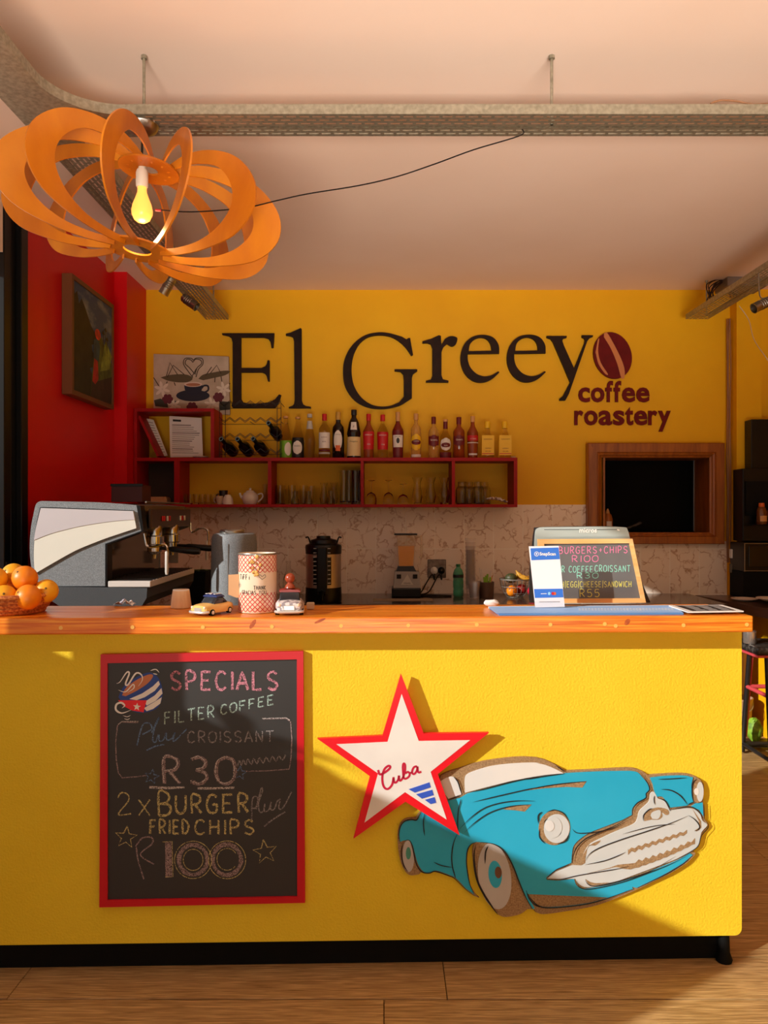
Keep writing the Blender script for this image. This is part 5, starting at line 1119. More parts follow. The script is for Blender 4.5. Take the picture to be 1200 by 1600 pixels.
obj('lid', B(bX(616), bX(651.5), 4.938, 5.062, bz(836)+.0005, bz(833.5), bev=.002), BLK, bl)
bm = new(); tube(bm, cr([(bX(648),5.0,bz(840)),(bX(658),5.0,bz(839)),(bX(658),5.0,bz(868)),(bX(656),5.0,bz(869))],5), .009, 8); obj('handle', bm, MATS['jug_plastic'], bl, smooth=True)
# socket with two plugs
wsx, wsz = P(682.5,0,5.18).x, P(0,888.5,5.18).z
ws = thing('wall_socket', 'steel wall socket with a white and a black plug beside the blender', 'socket', (wsx, 5.18, wsz-.06))
obj('plate', B(wsx-.062, wsx+.062, 5.175, 5.1885, wsz-.062, wsz+.062, bev=.003), pm('worn_steel_plate', (150,138,126), .35, .7, var=(30,(110,98,88))), ws)
for dx, m in ((-.02, WHT), (.028, BLK)):
    pg = new(); c = Vector((wsx+dx, 5.15, wsz-.01)); lathe(pg, [(.018,-.02),(.024,-.01),(.024,.012),(.012,.026),(.001,.03)], c, 12, Matrix.Rotation(pi/2,4,'X')); 
    obj('electric_plug', pg, m, ws, smooth=True)
    bm = new(); tube(bm, cr([c+Vector((0,-.015,-.02)), c+Vector((.0,-.02,-.06)), Vector((wsx-.02+dx, 5.12, 1.0)), Vector((wsx-.09+dx, 5.08, .89)), Vector((wsx-.13, 5.06, .877)), Vector((wsx-.02+dx*2, 5.02, .875)), Vector((wsx+.05+dx, 4.99, .875)), Vector((wsx-.03, 4.96, .875)), Vector((wsx-.12, 5.0, .875))],6), .0045, 6)
    obj('power_cord', bm, BLK, ws, smooth=True)
tag(obj('paper_sheet', B(P(583,0,4.8).x, P(676,0,4.8).x, 4.74, 4.86, ZW, ZW+.002), pm('beige_mat', (150,132,104), .6)), 'beige mat lying in front of the blender', 'mat')
# green bottle
gbx = P(716,0,4.98).x
gb = thing('water_bottle', 'green plastic water bottle with cap beside the cup stack', 'bottle', (gbx, 4.98, ZW))
k_ = 4.98/1200
obj('bottle_body', LA([(.001,0),(.028,0),(.033,.008),(.034,.04),(.031,.05),(.034,.062),(.034,.10),(.031,.115),(.034,.125),(.034,.15),(.026,.175),(.013,.19),(.012,.20)], (gbx,4.98,ZW), 22, cap=False), pm('green_plastic', (40,150,110), .1, alpha=.7), gb, smooth=True)
obj('cap', LA([(.014,.195),(.0145,.197),(.0145,.212),(.001,.213)], (gbx,4.98,ZW), 18), pm('green_cap', (30,110,70), .4), gb, smooth=True)
obj('label', LA([(.0348,.125),(.0348,.145)], (gbx,4.98,ZW), 22, cap=False), CM_('black'), gb, smooth=True)
# stacks of clear cups
def cupstack(px, top, w, d, n, lab):
    x = P(px,0,d).x; H = P(0,top,d).z-ZW; R = w/2*d/1200
    t = thing('cup_stack', lab, 'cups', (x, d, ZW)); dz = (H-.10)/max(1,n-1); PC_ = pm('clear_cup_plastic', (220,206,200), .15, alpha=.10)
    for k in range(n): obj('plastic_cup', LA([(R*.70,.0+k*dz),(R*.98,.095+k*dz),(R,.10+k*dz),(R*.96,.10+k*dz),(R*.68,.002+k*dz)] if True else [], (x,d,ZW), 16, cap=False), PC_, t, smooth=True)
cupstack(735, 841, 17, 4.99, 12, 'tall slim stack of upturned clear plastic cups'); cupstack(741, 908, 19, 4.86, 4, 'short stack of clear plastic cups in front of the tall one')
# straw pot
sx_ = P(760,0,4.95).x
sp = thing('straw_holder', 'brown ribbed pot holding paper straws and green stirrers', 'pot', (sx_, 4.95, ZW))
obj('pot', LA([(.001,0),(.045,0),(.047,.01),(.050,.10),(.047,.10),(.043,.012),(.001,.01)], (sx_,4.95,ZW), 24, cap=False), pm('brown_pot', (88,66,54), .6), sp, smooth=True)
for dx, h_, c in ((-.035,.19,'white'),(-.026,.18,'white'),(-.012,.13,'lime'),(-.002,.14,'lime'),(.006,.15,'lime'),(.02,.13,'lime'),(.03,.14,'tan'),(.024,.17,'white')):
    bm = new(); tube(bm, [(sx_+dx*.5,4.95,ZW+.02),(sx_+dx*1.3,4.95+dx*.2,ZW+h_)], .0035 if c != 'lime' else .006, 6); obj('straw', bm, CM_(c) if c != 'lime' else pm('lime_straw', (130,180,40), .5), sp, smooth=True)
# wire fruit basket
bx2, by2 = P(805,0,4.95).x, 4.95
fbk = thing('fruit_basket', 'grey wire basket of fruit behind the payment stand', 'basket', (bx2, by2, ZW))
bm = new()
for z, r in ((ZW+.004,.05),(ZW+.03,.075),(ZW+.07,.09),(ZW+.115,.098),(ZW+.12,.10)): tube(bm, [(bx2+r*cos(a*pi/14), by2+r*sin(a*pi/14), z) for a in range(28)], .002, 5, closed=True)
for a in range(20): A = a*pi/10; tube(bm, [(bx2+r*cos(A), by2+r*sin(A), z) for z, r in ((ZW+.004,.05),(ZW+.03,.075),(ZW+.07,.09),(ZW+.12,.10))], .0015, 5)
obj('wire', bm, pm('grey_wire', (130,124,116), .5, .3), fbk, smooth=True, kind='stuff')
ORM = pm('orange_peel', (240,140,16), .42, bump=(180,.35,.001), var=(7,(232,120,10)))
ORY = pm('yellow_orange_peel', (240,176,30), .42, bump=(180,.35,.001), var=(7,(232,156,18)))
def fruit(c, r, m, lab, cat='orange', s=(1,1,1), name='orange', grp=None, stem=True):
    t = thing(name, lab, cat, (c[0],c[1],c[2]-r*s[2]), random.uniform(0,6), grp); obj('peel', sph(new(), c, r, 20, 14, s), m, t, smooth=True)
    if stem: 
        dirn = Vector((random.uniform(-.5,.5), -.75, random.uniform(.0,.7))).normalized()
        obj('stem_end', LA([(.001,.0012),(.0025,.001),(.004,-.001)], Vector(c)+Vector((dirn.x*r*s[0], dirn.y*r*s[1], dirn.z*r*s[2])), 8, align(dirn)), pm('stem_brown', (110,84,30), .7), t, smooth=True)
    return t
random.seed(21)
fruit((bx2-.028,by2-.04,ZW+.045), .036, ORM, 'orange low in the wire basket, left', grp=None); fruit((bx2-.03,by2-.02,ZW+.125), .038, pm('avocado_skin', (60,64,34), .5, bump=(90,.4)), 'dark green avocado on top of the wire basket', 'avocado', (1.05,1,.85), 'avocado')
fruit((bx2+.04,by2+.0,ZW+.05), .036, pm('red_apple_skin', (150,30,24), .35), 'red fruit inside the wire basket, right', 'fruit', name='apple')
for k in range(3):
    pts = cr([(bx2+.0+k*.008,by2-.02+k*.03,ZW+.175-k*.006),(bx2+.03,by2-.03+k*.03,ZW+.14-k*.004),(bx2+.075,by2-.04+k*.03,ZW+.122),(bx2+.12,by2-.03+k*.03,ZW+.13)],4); n = len(pts)
    bn = thing('banana', f'spotted banana lying across the wire basket, {["front","middle","back"][k]} one', 'banana', pts[n//2], 0, 'bananas on the wire basket')
    obj('peel', tube(new(), pts, [.004+.0125*sin(pi*min(1,max(0,(i-1.5)/(n-3))))**.5 if 1.5 < i < n-1.5 else .004 for i in range(n)], 8), pm('banana_skin', (206,150,40), .5, var=(60,(110,70,20),3,(.5,.7))), bn, smooth=True)
bag = new(); sph(bag, (bx2+.115,by2-.11,ZW+.052), .055, 16, 12, (1,.7,.95))
for v in bag.verts: v.co += Vector((sin(v.co.z*90+v.co.x*60),0,cos(v.co.x*110)))*.004
tag(obj('red_bag', bag, pm('crimson_bag', (190,18,50), .5), smooth=True), 'small crimson bag beside the wire basket', 'bag')
# planter with leaves by the boiler
def leafy(cx, cy, cz, n, L, m, par, name='leaf', spread=1.0, up=.6):
    for k in range(n):
        a = 2*pi*k/n+random.uniform(-.3,.3); l = L*random.uniform(.7,1.1); bm = new(); pts = []
        for j in range(6):
            t = j/5; pts.append((Vector((cx+cos(a)*l*t*spread, cy+sin(a)*l*t*spread, cz+l*(up*t-.55*t*t*spread))), .16*l*sin(pi*min(.98,t*.92+.06))))
        side = Vector((-sin(a),cos(a),0)); g = [[bm.verts.new(p-side*w_), bm.verts.new(p+Vector((0,0,-w_*.3))), bm.verts.new(p+side*w_)] for p, w_ in pts]
        for r0, r1 in zip(g, g[1:]):
            for q in range(2): bm.faces.new((r0[q], r0[q+1], r1[q+1], r1[q]))
        obj(name, bm, m, par, smooth=True)
LEAF = pm('leaf_green', (48,84,30), .5, var=(12,(70,110,40)))
plx = P(306,0,4.45).x
pt = thing('planter', 'black square planter with a low green plant beside the boiler', 'plant', (plx, 4.45, .8405))
obj('pot', frustum(plx-.06,plx+.06,4.39,4.51,.8405, plx-.075,plx+.075,4.37,4.53,P(0,893,4.37).z), BLKM, pt); random.seed(8)
leafy(plx, 4.45, P(0,893,4.37).z-.004, 9, .085, LEAF, pt, 'leaf', .9, .5)

# ---------------------------------------------------------------- things on the pine counter
setF(F_COUNTER); zc = ZT_+.0004
def onc(px, v): q = PC(px, 800, v); return q.x
# basket of oranges at the left
ox, ov = onc(10, .055), .055
bsk = thing('woven_basket', 'round coiled brown basket of oranges at the left end of the counter', 'basket', (ox, ov, zc))
WOV = pm('woven_straw', (176,86,36), .7, bump=(260,.9,.002), var=(120,(222,140,70),2,(.4,.6)))
for k in range(5):
    r = .108+.0085*k; z = zc+.007+k*.0125
    bm = new(); N = 72; tube(bm, [(ox+(r+.0012*(j%2))*cos(2*pi*j/N), ov+(r+.0012*(j%2))*sin(2*pi*j/N), z) for j in range(N)], .0072, 6, closed=True); obj('coil', bm, WOV, bsk, smooth=True)
obj('basket_floor', LA([(.001,.002),(.112,.002),(.112,.008),(.001,.008)], (ox,ov,zc), 32), WOV, bsk)
random.seed(6)
def onP(px, py, v): q = PC(px, py, v); return (q.x, v, q.z)
FR_ = ((8,934,-.015,.0375,ORY,'bright yellow orange at the front left of the basket'),(45,932,-.02,.038,ORM,'orange at the front centre of the basket'),(70,924,.035,.036,ORY,'orange at the right edge of the basket'),
                             (36,905,.03,.0385,ORM,'deep orange fruit on top of the pile'),(0,911,.02,.038,ORY,'pale orange cut by the left picture edge, on top'),(20,899,.085,.036,ORY,'orange at the back top of the pile'),(20,926,.05,.036,ORM,'orange hidden in the middle of the pile'),(45,926,.10,.036,ORY,'orange at the back right of the basket'))
pos = [Vector(onP(a[0], a[1], a[2])) for a in FR_]
for it in range(60):
    for a in range(len(FR_)):
        for b in range(a+1, len(FR_)):
            d_ = pos[b]-pos[a]; need = (FR_[a][3]+FR_[b][3])*.985
            if d_.length < need: q = d_.normalized()*(need-d_.length)*.5; pos[a] -= q*Vector((1,1,1)).x; pos[b] += q
        pos[a].z = max(pos[a].z, zc+.02+FR_[a][3]*.9)
for (px, py, v, r, m, lab), c in zip(FR_, pos):
    fruit(tuple(c), r, m, lab, grp=None)
# wooden cup
cx_ = onc(283, .155)
wc = thing('wooden_cup', 'pale conical wooden cup turned upside down on the counter', 'cup', (cx_, .155, zc))
kk = 2.53/1200
obj('cup_body', LA([(.001,0),(.0335,0),(.0335,.003),(.027,.055),(.025,.0585),(.001,.0585)], (cx_,.155,zc), 28), wood('pale_turned_wood', (222,178,130), (240,206,162), .5, 'Z', 8), wc, smooth=True)
obj('rim_band', LA([(.0278,.048),(.0262,.0588),(.020,.0592)], (cx_,.155,zc), 28, cap=False), pm('white_band', (244,236,224), .5), wc, smooth=True)
# tin with lattice pattern
tv = .055; tx_ = onc(402.5, tv); TR = .0595; TH = .181
tin = thing('tip_tin', 'cream tin with a red lattice pattern and handwritten thank-you label', 'tin', (tx_, tv, zc))
CRM = pm('cream_tin', (236,214,188), .4)
obj('tin_body', LA([(.001,0),(TR-.001,0),(TR,.002),(TR,TH),(TR-.002,TH+.002),(TR-.003,TH),(TR-.003,.01),(.001,.01)], (tx_,tv,zc), 48, cap=False), CRM, tin, smooth=True)
obj('rim', LA([(TR+.0006,TH-.003),(TR+.0014,TH),(TR+.0004,TH+.003),(TR-.002,TH+.001)], (tx_,tv,zc), 48, cap=False), STEEL, tin, smooth=True)
def lattice(z0, z1):
    bm = new(); N = 24; H = z1-z0; per = 2*pi/N; turns = H/(per*TR)
    for s in (1,-1):
        for k in range(N):
            a0 = k*per; rows = []
            for j in range(13):
                t = j/12; a = a0+s*per*turns*t*1.0; da = .0016/TR
                rows.append((bm.verts.new((tx_+(TR+.0005)*sin(a-da), tv-(TR+.0005)*cos(a-da), zc+z0+H*t)), bm.verts.new((tx_+(TR+.0005)*sin(a+da), tv-(TR+.0005)*cos(a+da), zc+z0+H*t))))
            for r0, r1 in zip(rows, rows[1:]): bm.faces.new((r0[0], r0[1], r1[1], r1[0]))
    obj('lattice_band', bm, pm('red_lattice_print', (200,54,52), .4), tin, kind='stuff')
lattice(.004, .062); lattice(.125, .178)
def wrapstroke(lines, w, m, name='handwriting'):
    bm = new()
    for l in lines:
        g = []
        for i, (u, v) in enumerate(l):
            q0 = l[max(0,i-1)]; q1 = l[min(len(l)-1,i+1)]; t = Vector((q1[0]-q0[0], q1[1]-q0[1])); t = t.normalized() if t.length > 1e-9 else Vector((1,0))
            n_ = Vector((-t.y, t.x))*w/2
            g.append([bm.verts.new((tx_+(TR+.0009)*sin((u+s*n_.x)/TR), tv-(TR+.0009)*cos((u+s*n_.x)/TR), zc+v+s*n_.y)) for s in (1,-1)])
        for r0, r1 in zip(g, g[1:]): bm.faces.new((r0[0], r0[1], r1[1], r1[0]))
    return obj(name, bm, m, tin)
random.seed(3)
def hw(s, x0, x1, zt, zb, sl=0): return [[(a, b) for a, b in l] for l in strokes(s, x0*1e4, x1*1e4, zt*1e4, zb*1e4, sl)]
def sc4(ls): return [[(a/1e4, b/1e4) for a, b in l] for l in ls]
wrapstroke(sc4(hw('TiFFi', -.056, -.018, .119, .104)), .0018, INK); wrapstroke(sc4(hw('THANK', -.004, .034, .085, .073)), .0016, INK)
wrapstroke(sc4(hw('GRACIAS', -.046, .004, .070, .059)), .0014, INK); wrapstroke(sc4(hw('YOU', .012, .036, .070, .059)), .0014, INK)
wrapstroke([cr([(.022,.104),(.012,.114),(.016,.119),(.022,.113),(.030,.119),(.033,.112),(.022,.104)],4)], .0012, INK)
wrapstroke([[(p[0]*.006-.062, .085+p[1]*.006)for p in ell(cx,cy,.6,.6,10)+[ell(cx,cy,.6,.6,10)[0]]] for cx, cy in ((0,1),(1,0),(0,-1),(-1,0),(0,0))], .0008, INK, 'doodle')
bm = new(); random.seed(12)
for k in range(16): sph(bm, (tx_+random.gauss(-.002,.011), tv-TR-.004, zc+.135+random.uniform(-.018,.04)), random.uniform(.003,.0065), 8, 6, (1,.5,1))
obj('dried_flowers', bm, pm('gold_dried_flowers', (214,170,90), .7, var=(90,(150,70,30),3,(.5,.65))), tin, smooth=True, kind='stuff')
tg = tag(obj('card_tag', PL([[onP(p[0],p[1],.03)[0::2] for p in ((357,898),(377,897),(385,932),(370,934),(357,929))]], .028, .0295), pm('kraft_card', (206,160,116), .8)), 'kraft card tag leaning against the left side of the tin', 'card')
# toy cars
def toy(px, v, rz, lab, colbody, colroof, colhood=None, L=.115, Wd=.047, H=.042, flag=False):
    x = onc(px, v); t = thing('toy_car', lab, 'toy car', (x, v, zc), rz); M = Matrix.Translation((x, v, zc)) @ Matrix.Rotation(rz, 4, 'Z')
    secs = [(-.5,.36,.24,.62),(-.47,.42,.20,.72),(-.30,.46,.18,.80),(-.12,.5,.17,.82),(.15,.5,.17,.82),(.34,.47,.18,.84),(.46,.42,.2,.76),(.5,.34,.26,.64)]  # y, half width, z0, z1 (of body height)
    def loft(secs, hb, rnd=.30):
        bm = new(); rings = []
        for y, hw_, z0, z1 in secs:
            z0 *= hb; z1 *= hb; r = (z1-z0)*rnd; X = hw_*Wd
            ring = [(-X,z0),(-X*1.03,(z0+z1)/2),(-X,z1-r),(-X*.86,z1-r*.3),(-X*.5,z1),(0,z1*1.03),(X*.5,z1),(X*.86,z1-r*.3),(X,z1-r),(X*1.03,(z0+z1)/2),(X,z0)]
            rings.append([bm.verts.new((a, y*L, b)) for a, b in ring])
        for a, b in zip(rings, rings[1:]):
            for k in range(len(a)): bm.faces.new((a[k], a[(k+1)%len(a)], b[(k+1)%len(b)], b[k]))
        bm.faces.new(rings[0]); bm.faces.new(rings[-1]); return bm
    bm = loft(secs, H*.72); bm.transform(M); obj('body', bm, colbody, t, smooth=True)
    cab = [(-.18,.36,.78,.84),(-.06,.36,.78,1.32),(.14,.36,.78,1.34),(.30,.33,.78,.9)]; bm = loft(cab, H*.72, .35); bm.transform(M); ob = obj('cabin', bm, pm('toy_glass', (40,40,44), .15), t, smooth=True)
    bm = loft([(-.09,.37,1.24,1.36),(.0,.38,1.26,1.44),(.12,.38,1.26,1.44),(.19,.36,1.2,1.34)], H*.72, .4); bm.transform(M); rf = obj('roof', bm, colroof, t, smooth=True)
    if flag:
        for k in range(3): bm = box(new(), -Wd*.3+k*Wd*.22, -Wd*.3+k*Wd*.22+Wd*.1, -.06*L, .16*L, H*.72*1.44, H*.72*1.47); bm.transform(M); obj('flag_stripe', bm, WSGN, rf)
    for s in (-1,1):
        for y in (-.30,.30):
            bm = new(); cyl(bm, (s*Wd*.36,y*L,.0095), (s*Wd*.50,y*L,.0095), .0095, 18); bm.transform(M); w = obj('wheel', bm, BLKM, t, smooth=True)
            bm = new(); cyl(bm, (s*Wd*.495,y*L,.0095), (s*Wd*.515,y*L,.0095), .006, 14); bm.transform(M); obj('hub_cap', bm, WSGN, w, smooth=True)
        bm = new(); sph(bm, (s*Wd*.33,-.485*L,H*.72*.58), .0052, 12, 8, (1,.6,1)); bm.transform(M); obj('headlight', bm, pm('toy_lamp', (230,200,170), .2), t, smooth=True)
    bm = new(); tube(bm, cr([(-Wd*.5,-.44*L,.012),(-Wd*.36,-.52*L,.011),(0,-.545*L,.011),(Wd*.36,-.52*L,.011),(Wd*.5,-.44*L,.012)],4), .0042, 8); bm.transform(M); obj('bumper', bm, pm('toy_chrome', (214,210,204), .25, .5), t, smooth=True)
    bm = box(new(), -Wd*.2, Wd*.2, -.515*L, -.49*L, H*.2, H*.42, bev=.002); bm.transform(M); obj('grille', bm, MATS['toy_chrome'], t)
    return t, M
toy(332, .0, radians(-30), 'yellow and pink toy car with a dark blue striped roof, left of the tin', pm('toy_yellow', (236,190,110), .35), pm('toy_blue', (36,52,104), .35), L=.13, Wd=.072, H=.058, flag=True)
t, M = toy(453, -.0, radians(3), 'white patterned toy car with a dark red roof, right of the tin', pm('toy_white', (226,216,214), .35, var=(90,(150,140,146),2,(.5,.56))), pm('toy_dark_red', (140,44,40), .35), L=.11, Wd=.084, H=.074)
xk, zk = onc(453,.0), zc+.074*.72*1.47
kb = thing('carved_figure', 'small round reddish brown carved figure on the roof of the white toy car', 'figurine', (xk, .0, zk))
obj('body', LA([(.001,0),(.016,0),(.014,.008),(.008,.014),(.007,.018),(.001,.018)], (xk,.0,zk), 18), pm('red_brown_lacquer', (150,62,36), .3), kb, smooth=True)
obj('head', sph(new(), (xk,.0,zk+.030), .0155, 18, 12), MATS['red_brown_lacquer'], kb, smooth=True)
tag(obj('small_box', B(onc(479,.10), onc(491,.10), .09, .115, zc, zc+.021, bev=.002), pm('beige_box', (196,178,150), .6)), 'tiny beige box behind the white toy car', 'box')
# payment stand
pv = .06; pst = thing('payment_stand', 'white and blue payment sign standing on the blue mats', 'sign', (onc(855,pv), pv, zc))
fpz = lambda X, Y: onP(820+X/6, 810+Y/6, pv)[0::2]
obj('panel', PL([[(38,262),(318,258),(375,830),(98,835)]], pv, pv+.003, fpz), pm('white_acrylic', (240,238,240), .2, coat=.3), pst)
obj('easel_leg', PL([[(150,500),(260,500),(300,832),(180,834)]], pv+.03, pv+.033, fpz), MATS['white_acrylic'], pst)
SBL = pm('payment_blue', (36,110,210), .4)
for k, l in enumerate(([(52,280),(316,272),(328,382),(62,392)], [(86,662),(354,658),(362,740),(94,745)])): obj('blue_band', PL([l], pv-.0008, pv-.0002, fpz), SBL, pst)
text('SnapScan', .0140, facing(*[fpz(138,346)[0], pv-.0012, fpz(138,346)[1]]) , WHT, pst, offset=.0004)
obj('logo_ring', PL([ell(110,333,22,22,20), ell(110,333,17,17,20)], pv-.0014, pv-.0009, fpz), WHT, pst)
obj('logo_mark', PL([[(103,325),(116,325),(118,332),(108,344),(104,336)]], pv-.0014, pv-.0009, fpz), WHT, pst)
obj('logo_dot', PL([ell(228,704,12,15,16)], pv-.0014, pv-.0009, fpz), pm('sky_dot', (150,210,240), .4), pst); obj('logo_dot', PL([ell(262,704,13,15,16)], pv-.0016, pv-.0009, fpz), CM_('red'), pst); obj('logo_dot', PL([ell(280,704,13,15,16)], pv-.0014, pv-.0009, fpz), CM_('orange'), pst)
obj('printed_line', PL([[(150,703),(205,702),(205,708),(150,709)]], pv-.0014, pv-.0009, fpz), WHT, pst); obj('printed_line', PL([[(135,782),(330,779),(330,783),(135,786)]], pv-.0006, pv-.0001, fpz), MATS['grey_print'], pst)
# menu chalkboard leaning back
mv = .185; mb = thing('menu_board', 'small wood-framed chalkboard menu in coloured chalk, leaning on the till', 'chalkboard', (onc(925,mv), mv, zc))
def fmz(X, Y): return onP(820+X/6, 810+Y/6, mv)[0::2]
MO = [(120,195),(1005,190),(1130,788),(150,792)]; MI = [(178,238),(975,232),(1082,748),(200,752)]
FRM = wood('light_frame_wood', (226,170,100), (240,196,130), .5, 'X', 9)
SL = pm('grey_slate', (98,98,98), .6, spec=.5, var=(5,(110,109,109)), bump=(500,.2,.001))
mb_parts = [obj('slate', PL([[(150,215),(990,210),(1105,770),(170,775)]], mv, mv+.006, fmz), SL, mb)]
for k in range(4): mb_parts.append(obj('frame_strip', PL([[MO[k],MO[(k+1)%4],MI[(k+1)%4],MI[k]]], mv-.006, mv+.008, fmz), FRM, mb))
def ch(nm, c): return pm(nm, c, .8)
random.seed(31)
def mwr(ls, m, w): 
    bm = new()
    for i_, l in enumerate(ls): ribbon(bm, l, w, mv-.0008-i_*2e-6, fmz)
    mb_parts.append(obj('chalk_writing', bm, m, mb))
PK, MT, YL_ = ch('menu_pink',(236,130,172)), ch('menu_mint',(150,226,204)), ch('menu_yellow',(228,224,110))
mwr(strokes('BURGERS+CHIPS', 318, 965, 268, 330, -.01), PK, .0024); mwr(strokes('R100', 440, 690, 350, 408, -.01), PK, .0024)
mwr(strokes('R COFFEE', 345, 640, 448, 505)+strokes('CROISSANT', 655, 990, 440, 500), MT, .0021); mwr(strokes('R30', 485, 690, 510, 560), MT, .0022)
mwr(strokes('H/EGG/CHEESE/SANDWICH', 340, 1000, 592, 645, -.004), YL_, .0018); mwr(strokes('R55', 512, 705, 665, 735), YL_, .0022)
# till behind the menu board
tl = thing('till', 'grey point-of-sale terminal behind the small menu board', 'till', (onc(915,.2), .2, zc))
ft = lambda X, Y: onP(820+X/6, 810+Y/6, .21)[0::2]
GRT = pm('grey_till_plastic', (166,180,178), .45)
obj('rear_shell', PL([cr([(52,740),(60,420),(78,260),(98,110),(130,84),(400,76),(700,74),(930,80),(970,110),(1000,230),(1090,560),(1180,780)],3)+[(1180,792),(60,792)]], .215, .234, ft), pm('till_dark_plastic', (34,34,36), .5), tl)
sh_ = obj('back_shell', PL([cr([(90,300),(92,200),(100,115),(125,90),(160,82)],3)+cr([(700,76),(920,82),(960,105),(985,200),(1000,300)],3)], .207, .2145, ft), GRT, tl)
obj('shell_groove', PL([[(180,103),(880,103),(880,107),(180,107)]], .2062, .207, ft), BLK, sh_)
text('micros', .022, facing(ft(505,0)[0], .2055, ft(505,132)[1]), WHT, sh_, offset=.0006)
obj('power_mark', PL([ell(873,108,13,7,12,.4)], .2060, .2068, ft), WHT, sh_)
obj('till_foot', B(onc(870,.2), onc(970,.2), .196, .214, zc-.0, zc+.02), BLK, tl) if False else None
# blue mats and laminated menu
BLM = pm('blue_mat', (70,130,200), .35, var=(3,(90,150,214)))
m1 = thing('counter_mat', 'light blue striped bar mat on the right part of the counter', 'mat', (onc(900,.05), .05, zc))
fx = lambda px, v: (onc(px, v), v)
def flat(pts, z0, z1): return slab(new(), pts, z0, z1)
obj('mat', flat([fx(780,-.068), fx(1068,-.06), fx(1052,.12), fx(764,.10)], zc, zc+.006), BLM, m1)
bm = new()
for k in range(11):
    v = -.055+k*.0145; a, b_ = fx(775-k*1.2, v), fx(1066-k*1.2, v+.002); slab(bm, [a, b_, (b_[0], b_[1]+.005), (a[0], a[1]+.005)], zc+.0062, zc+.0070)
obj('printed_stripes', bm, pm('pale_blue_print2', (170,200,232), .4), m1, kind='stuff')
random.seed(17)
bm = new()
for r_ in range(2):
    for k in range(30):
        v = -.005+r_*.032; a = onc(905+k*5, v); slab(bm, [(a,v),(a+.006,v),(a+.006,v+random.uniform(.008,.014)),(a,v+.01)], zc+.0072, zc+.0076)
obj('printed_letters', bm, WHT, m1, kind='stuff')
ls_ = obj('mat_border', flat([fx(764,.1005), fx(1052,.1205), fx(1050,.124), fx(763,.104)], zc, zc+.007), WHT, m1)
m2 = thing('laminated_menu', 'white laminated menu with dark printed columns at the right end of the counter', 'menu', (onc(1100,.0), .0, zc))
obj('sheet', flat([fx(1075,-.075), fx(1162,-.058), fx(1128,.10), fx(1045,.085)], zc+.0072, zc+.0105), WHT, m2)
obj('dark_print', flat([fx(1082,-.058), fx(1150,-.046), fx(1122,.085), fx(1055,.075)], zc+.0106, zc+.0109), INK, m2)
bm = new()
for k in range(9):
    for c in range(3):
        v = -.045+k*.014; a = onc(1088+c*21-k*2.6, v); slab(bm, [(a,v),(a+random.uniform(.02,.034),v),(a+.03,v+.005),(a,v+.005)], zc+.011, zc+.0113)
obj('printed_text', bm, pm('print_grey_light', (170,166,164), .6), m2, kind='stuff')
pn = new(); random.seed(19); sph(pn, (onc(768,.15), .15, zc+.012), .02, 12, 8, (1.3,.8,.55))
for v in pn.verts: v.co += Vector((random.uniform(-1,1),random.uniform(-1,1),random.uniform(-.6,.6)))*.003
tag(obj('crumpled_tissue', pn, pm('white_tissue', (240,238,234), .9), smooth=True), 'crumpled white tissue at the back left corner of the blue mat', 'tissue')
setF()

# ---------------------------------------------------------------- right side: oven tower, plates, sauce bottles, stool
tw = thing('black_fridge', 'tall black cabinet fridge standing at the right edge on the worktop', 'fridge', (P(1230,0,5.0).x, 5.0, .8705))
a = P(1174,655,5.0); obj('body', B(P(1160.5,0,4.95).x+.002, 3.2, 4.95, 5.095, P(0,846,4.95).z+.001, P(0,732,4.95).z, bev=.004), BLK, tw)
obj('upper_body', B(a.x, 3.2, 5.0, 5.095, P(0,732,4.95).z+.001, a.z, bev=.004), BLK, tw)
obj('shelf_recess', B(P(1163,0,4.94).x+.008, 3.15, 4.938, 4.949, P(0,806,4.94).z, P(0,752,4.94).z), BLKM, tw)
obj('bottle_ledge', B(P(1163,0,4.88).x+.03, 3.1, 4.85, 4.9495, P(0,819.5,4.9).z-.006, P(0,819.5,4.9).z), BLKM, tw)
mw = thing('microwave', 'black microwave with a glass door under the dark cabinet at the right', 'microwave', (P(1240,0,4.9).x, 5.0, .8705))
mx0 = P(1162.5,0,4.9).x; mz0, mz1 = P(0,893,4.9).z, P(0,848,4.9).z
obj('housing', B(mx0, 3.1, 4.9, 5.095, mz0, mz1, bev=.004), BLK, mw)
obj('door_glass', B(mx0+.03, 2.9, 4.894, 4.8995, mz0+.03, mz1-.02, bev=.001), DGLASS, mw)
bm = new(); q = .003
for a in ((mx0,2.95,mz1-.006,mz1-.003),(mx0+.002,mx0+.005,mz0,mz1-.004),(mx0,2.95,mz0+.003,mz0+.006)): box(bm, a[0], a[1], 4.896, 4.9, a[2], a[3])
obj('door_trim', bm, STEEL, mw)
obj('base_plinth', B(mx0-.004, 3.1, 4.9, 5.095, .8705, mz0-.001, bev=.002), BLKM, mw)
def sauce(px, d, lab, capc='orange'):
    x = P(px,0,d).x; z = P(0,819.5,4.9).z+.0006; H = .16
    t = thing('sauce_bottle', lab, 'bottle', (x, d, z), 0, 'honey bottles on the dark ledge')
    obj('bottle_body', LA([(.001,0),(.028,0),(.032,.008),(.030,.05),(.032,.08),(.024,.105),(.014,.115)], (x,d,z), 20, cap=False), pm('honey', (150,84,30), .12, trans=.5), t, smooth=True)
    obj('cap', LA([(.017,.112),(.018,.114),(.017,.136),(.001,.137)], (x,d,z), 18), CM_(capc), t, smooth=True)
    obj('label', arc_patch(new(), x, d, [(.0325,0),(.0325,1)], .02, .055, -.7, .7, z), CM_('tan'), t, smooth=True)
sauce(1190, 4.89, 'brown honey bottle with orange cap on the ledge of the dark cabinet'); sauce(1207, 4.89, 'second honey bottle cut by the right picture edge')
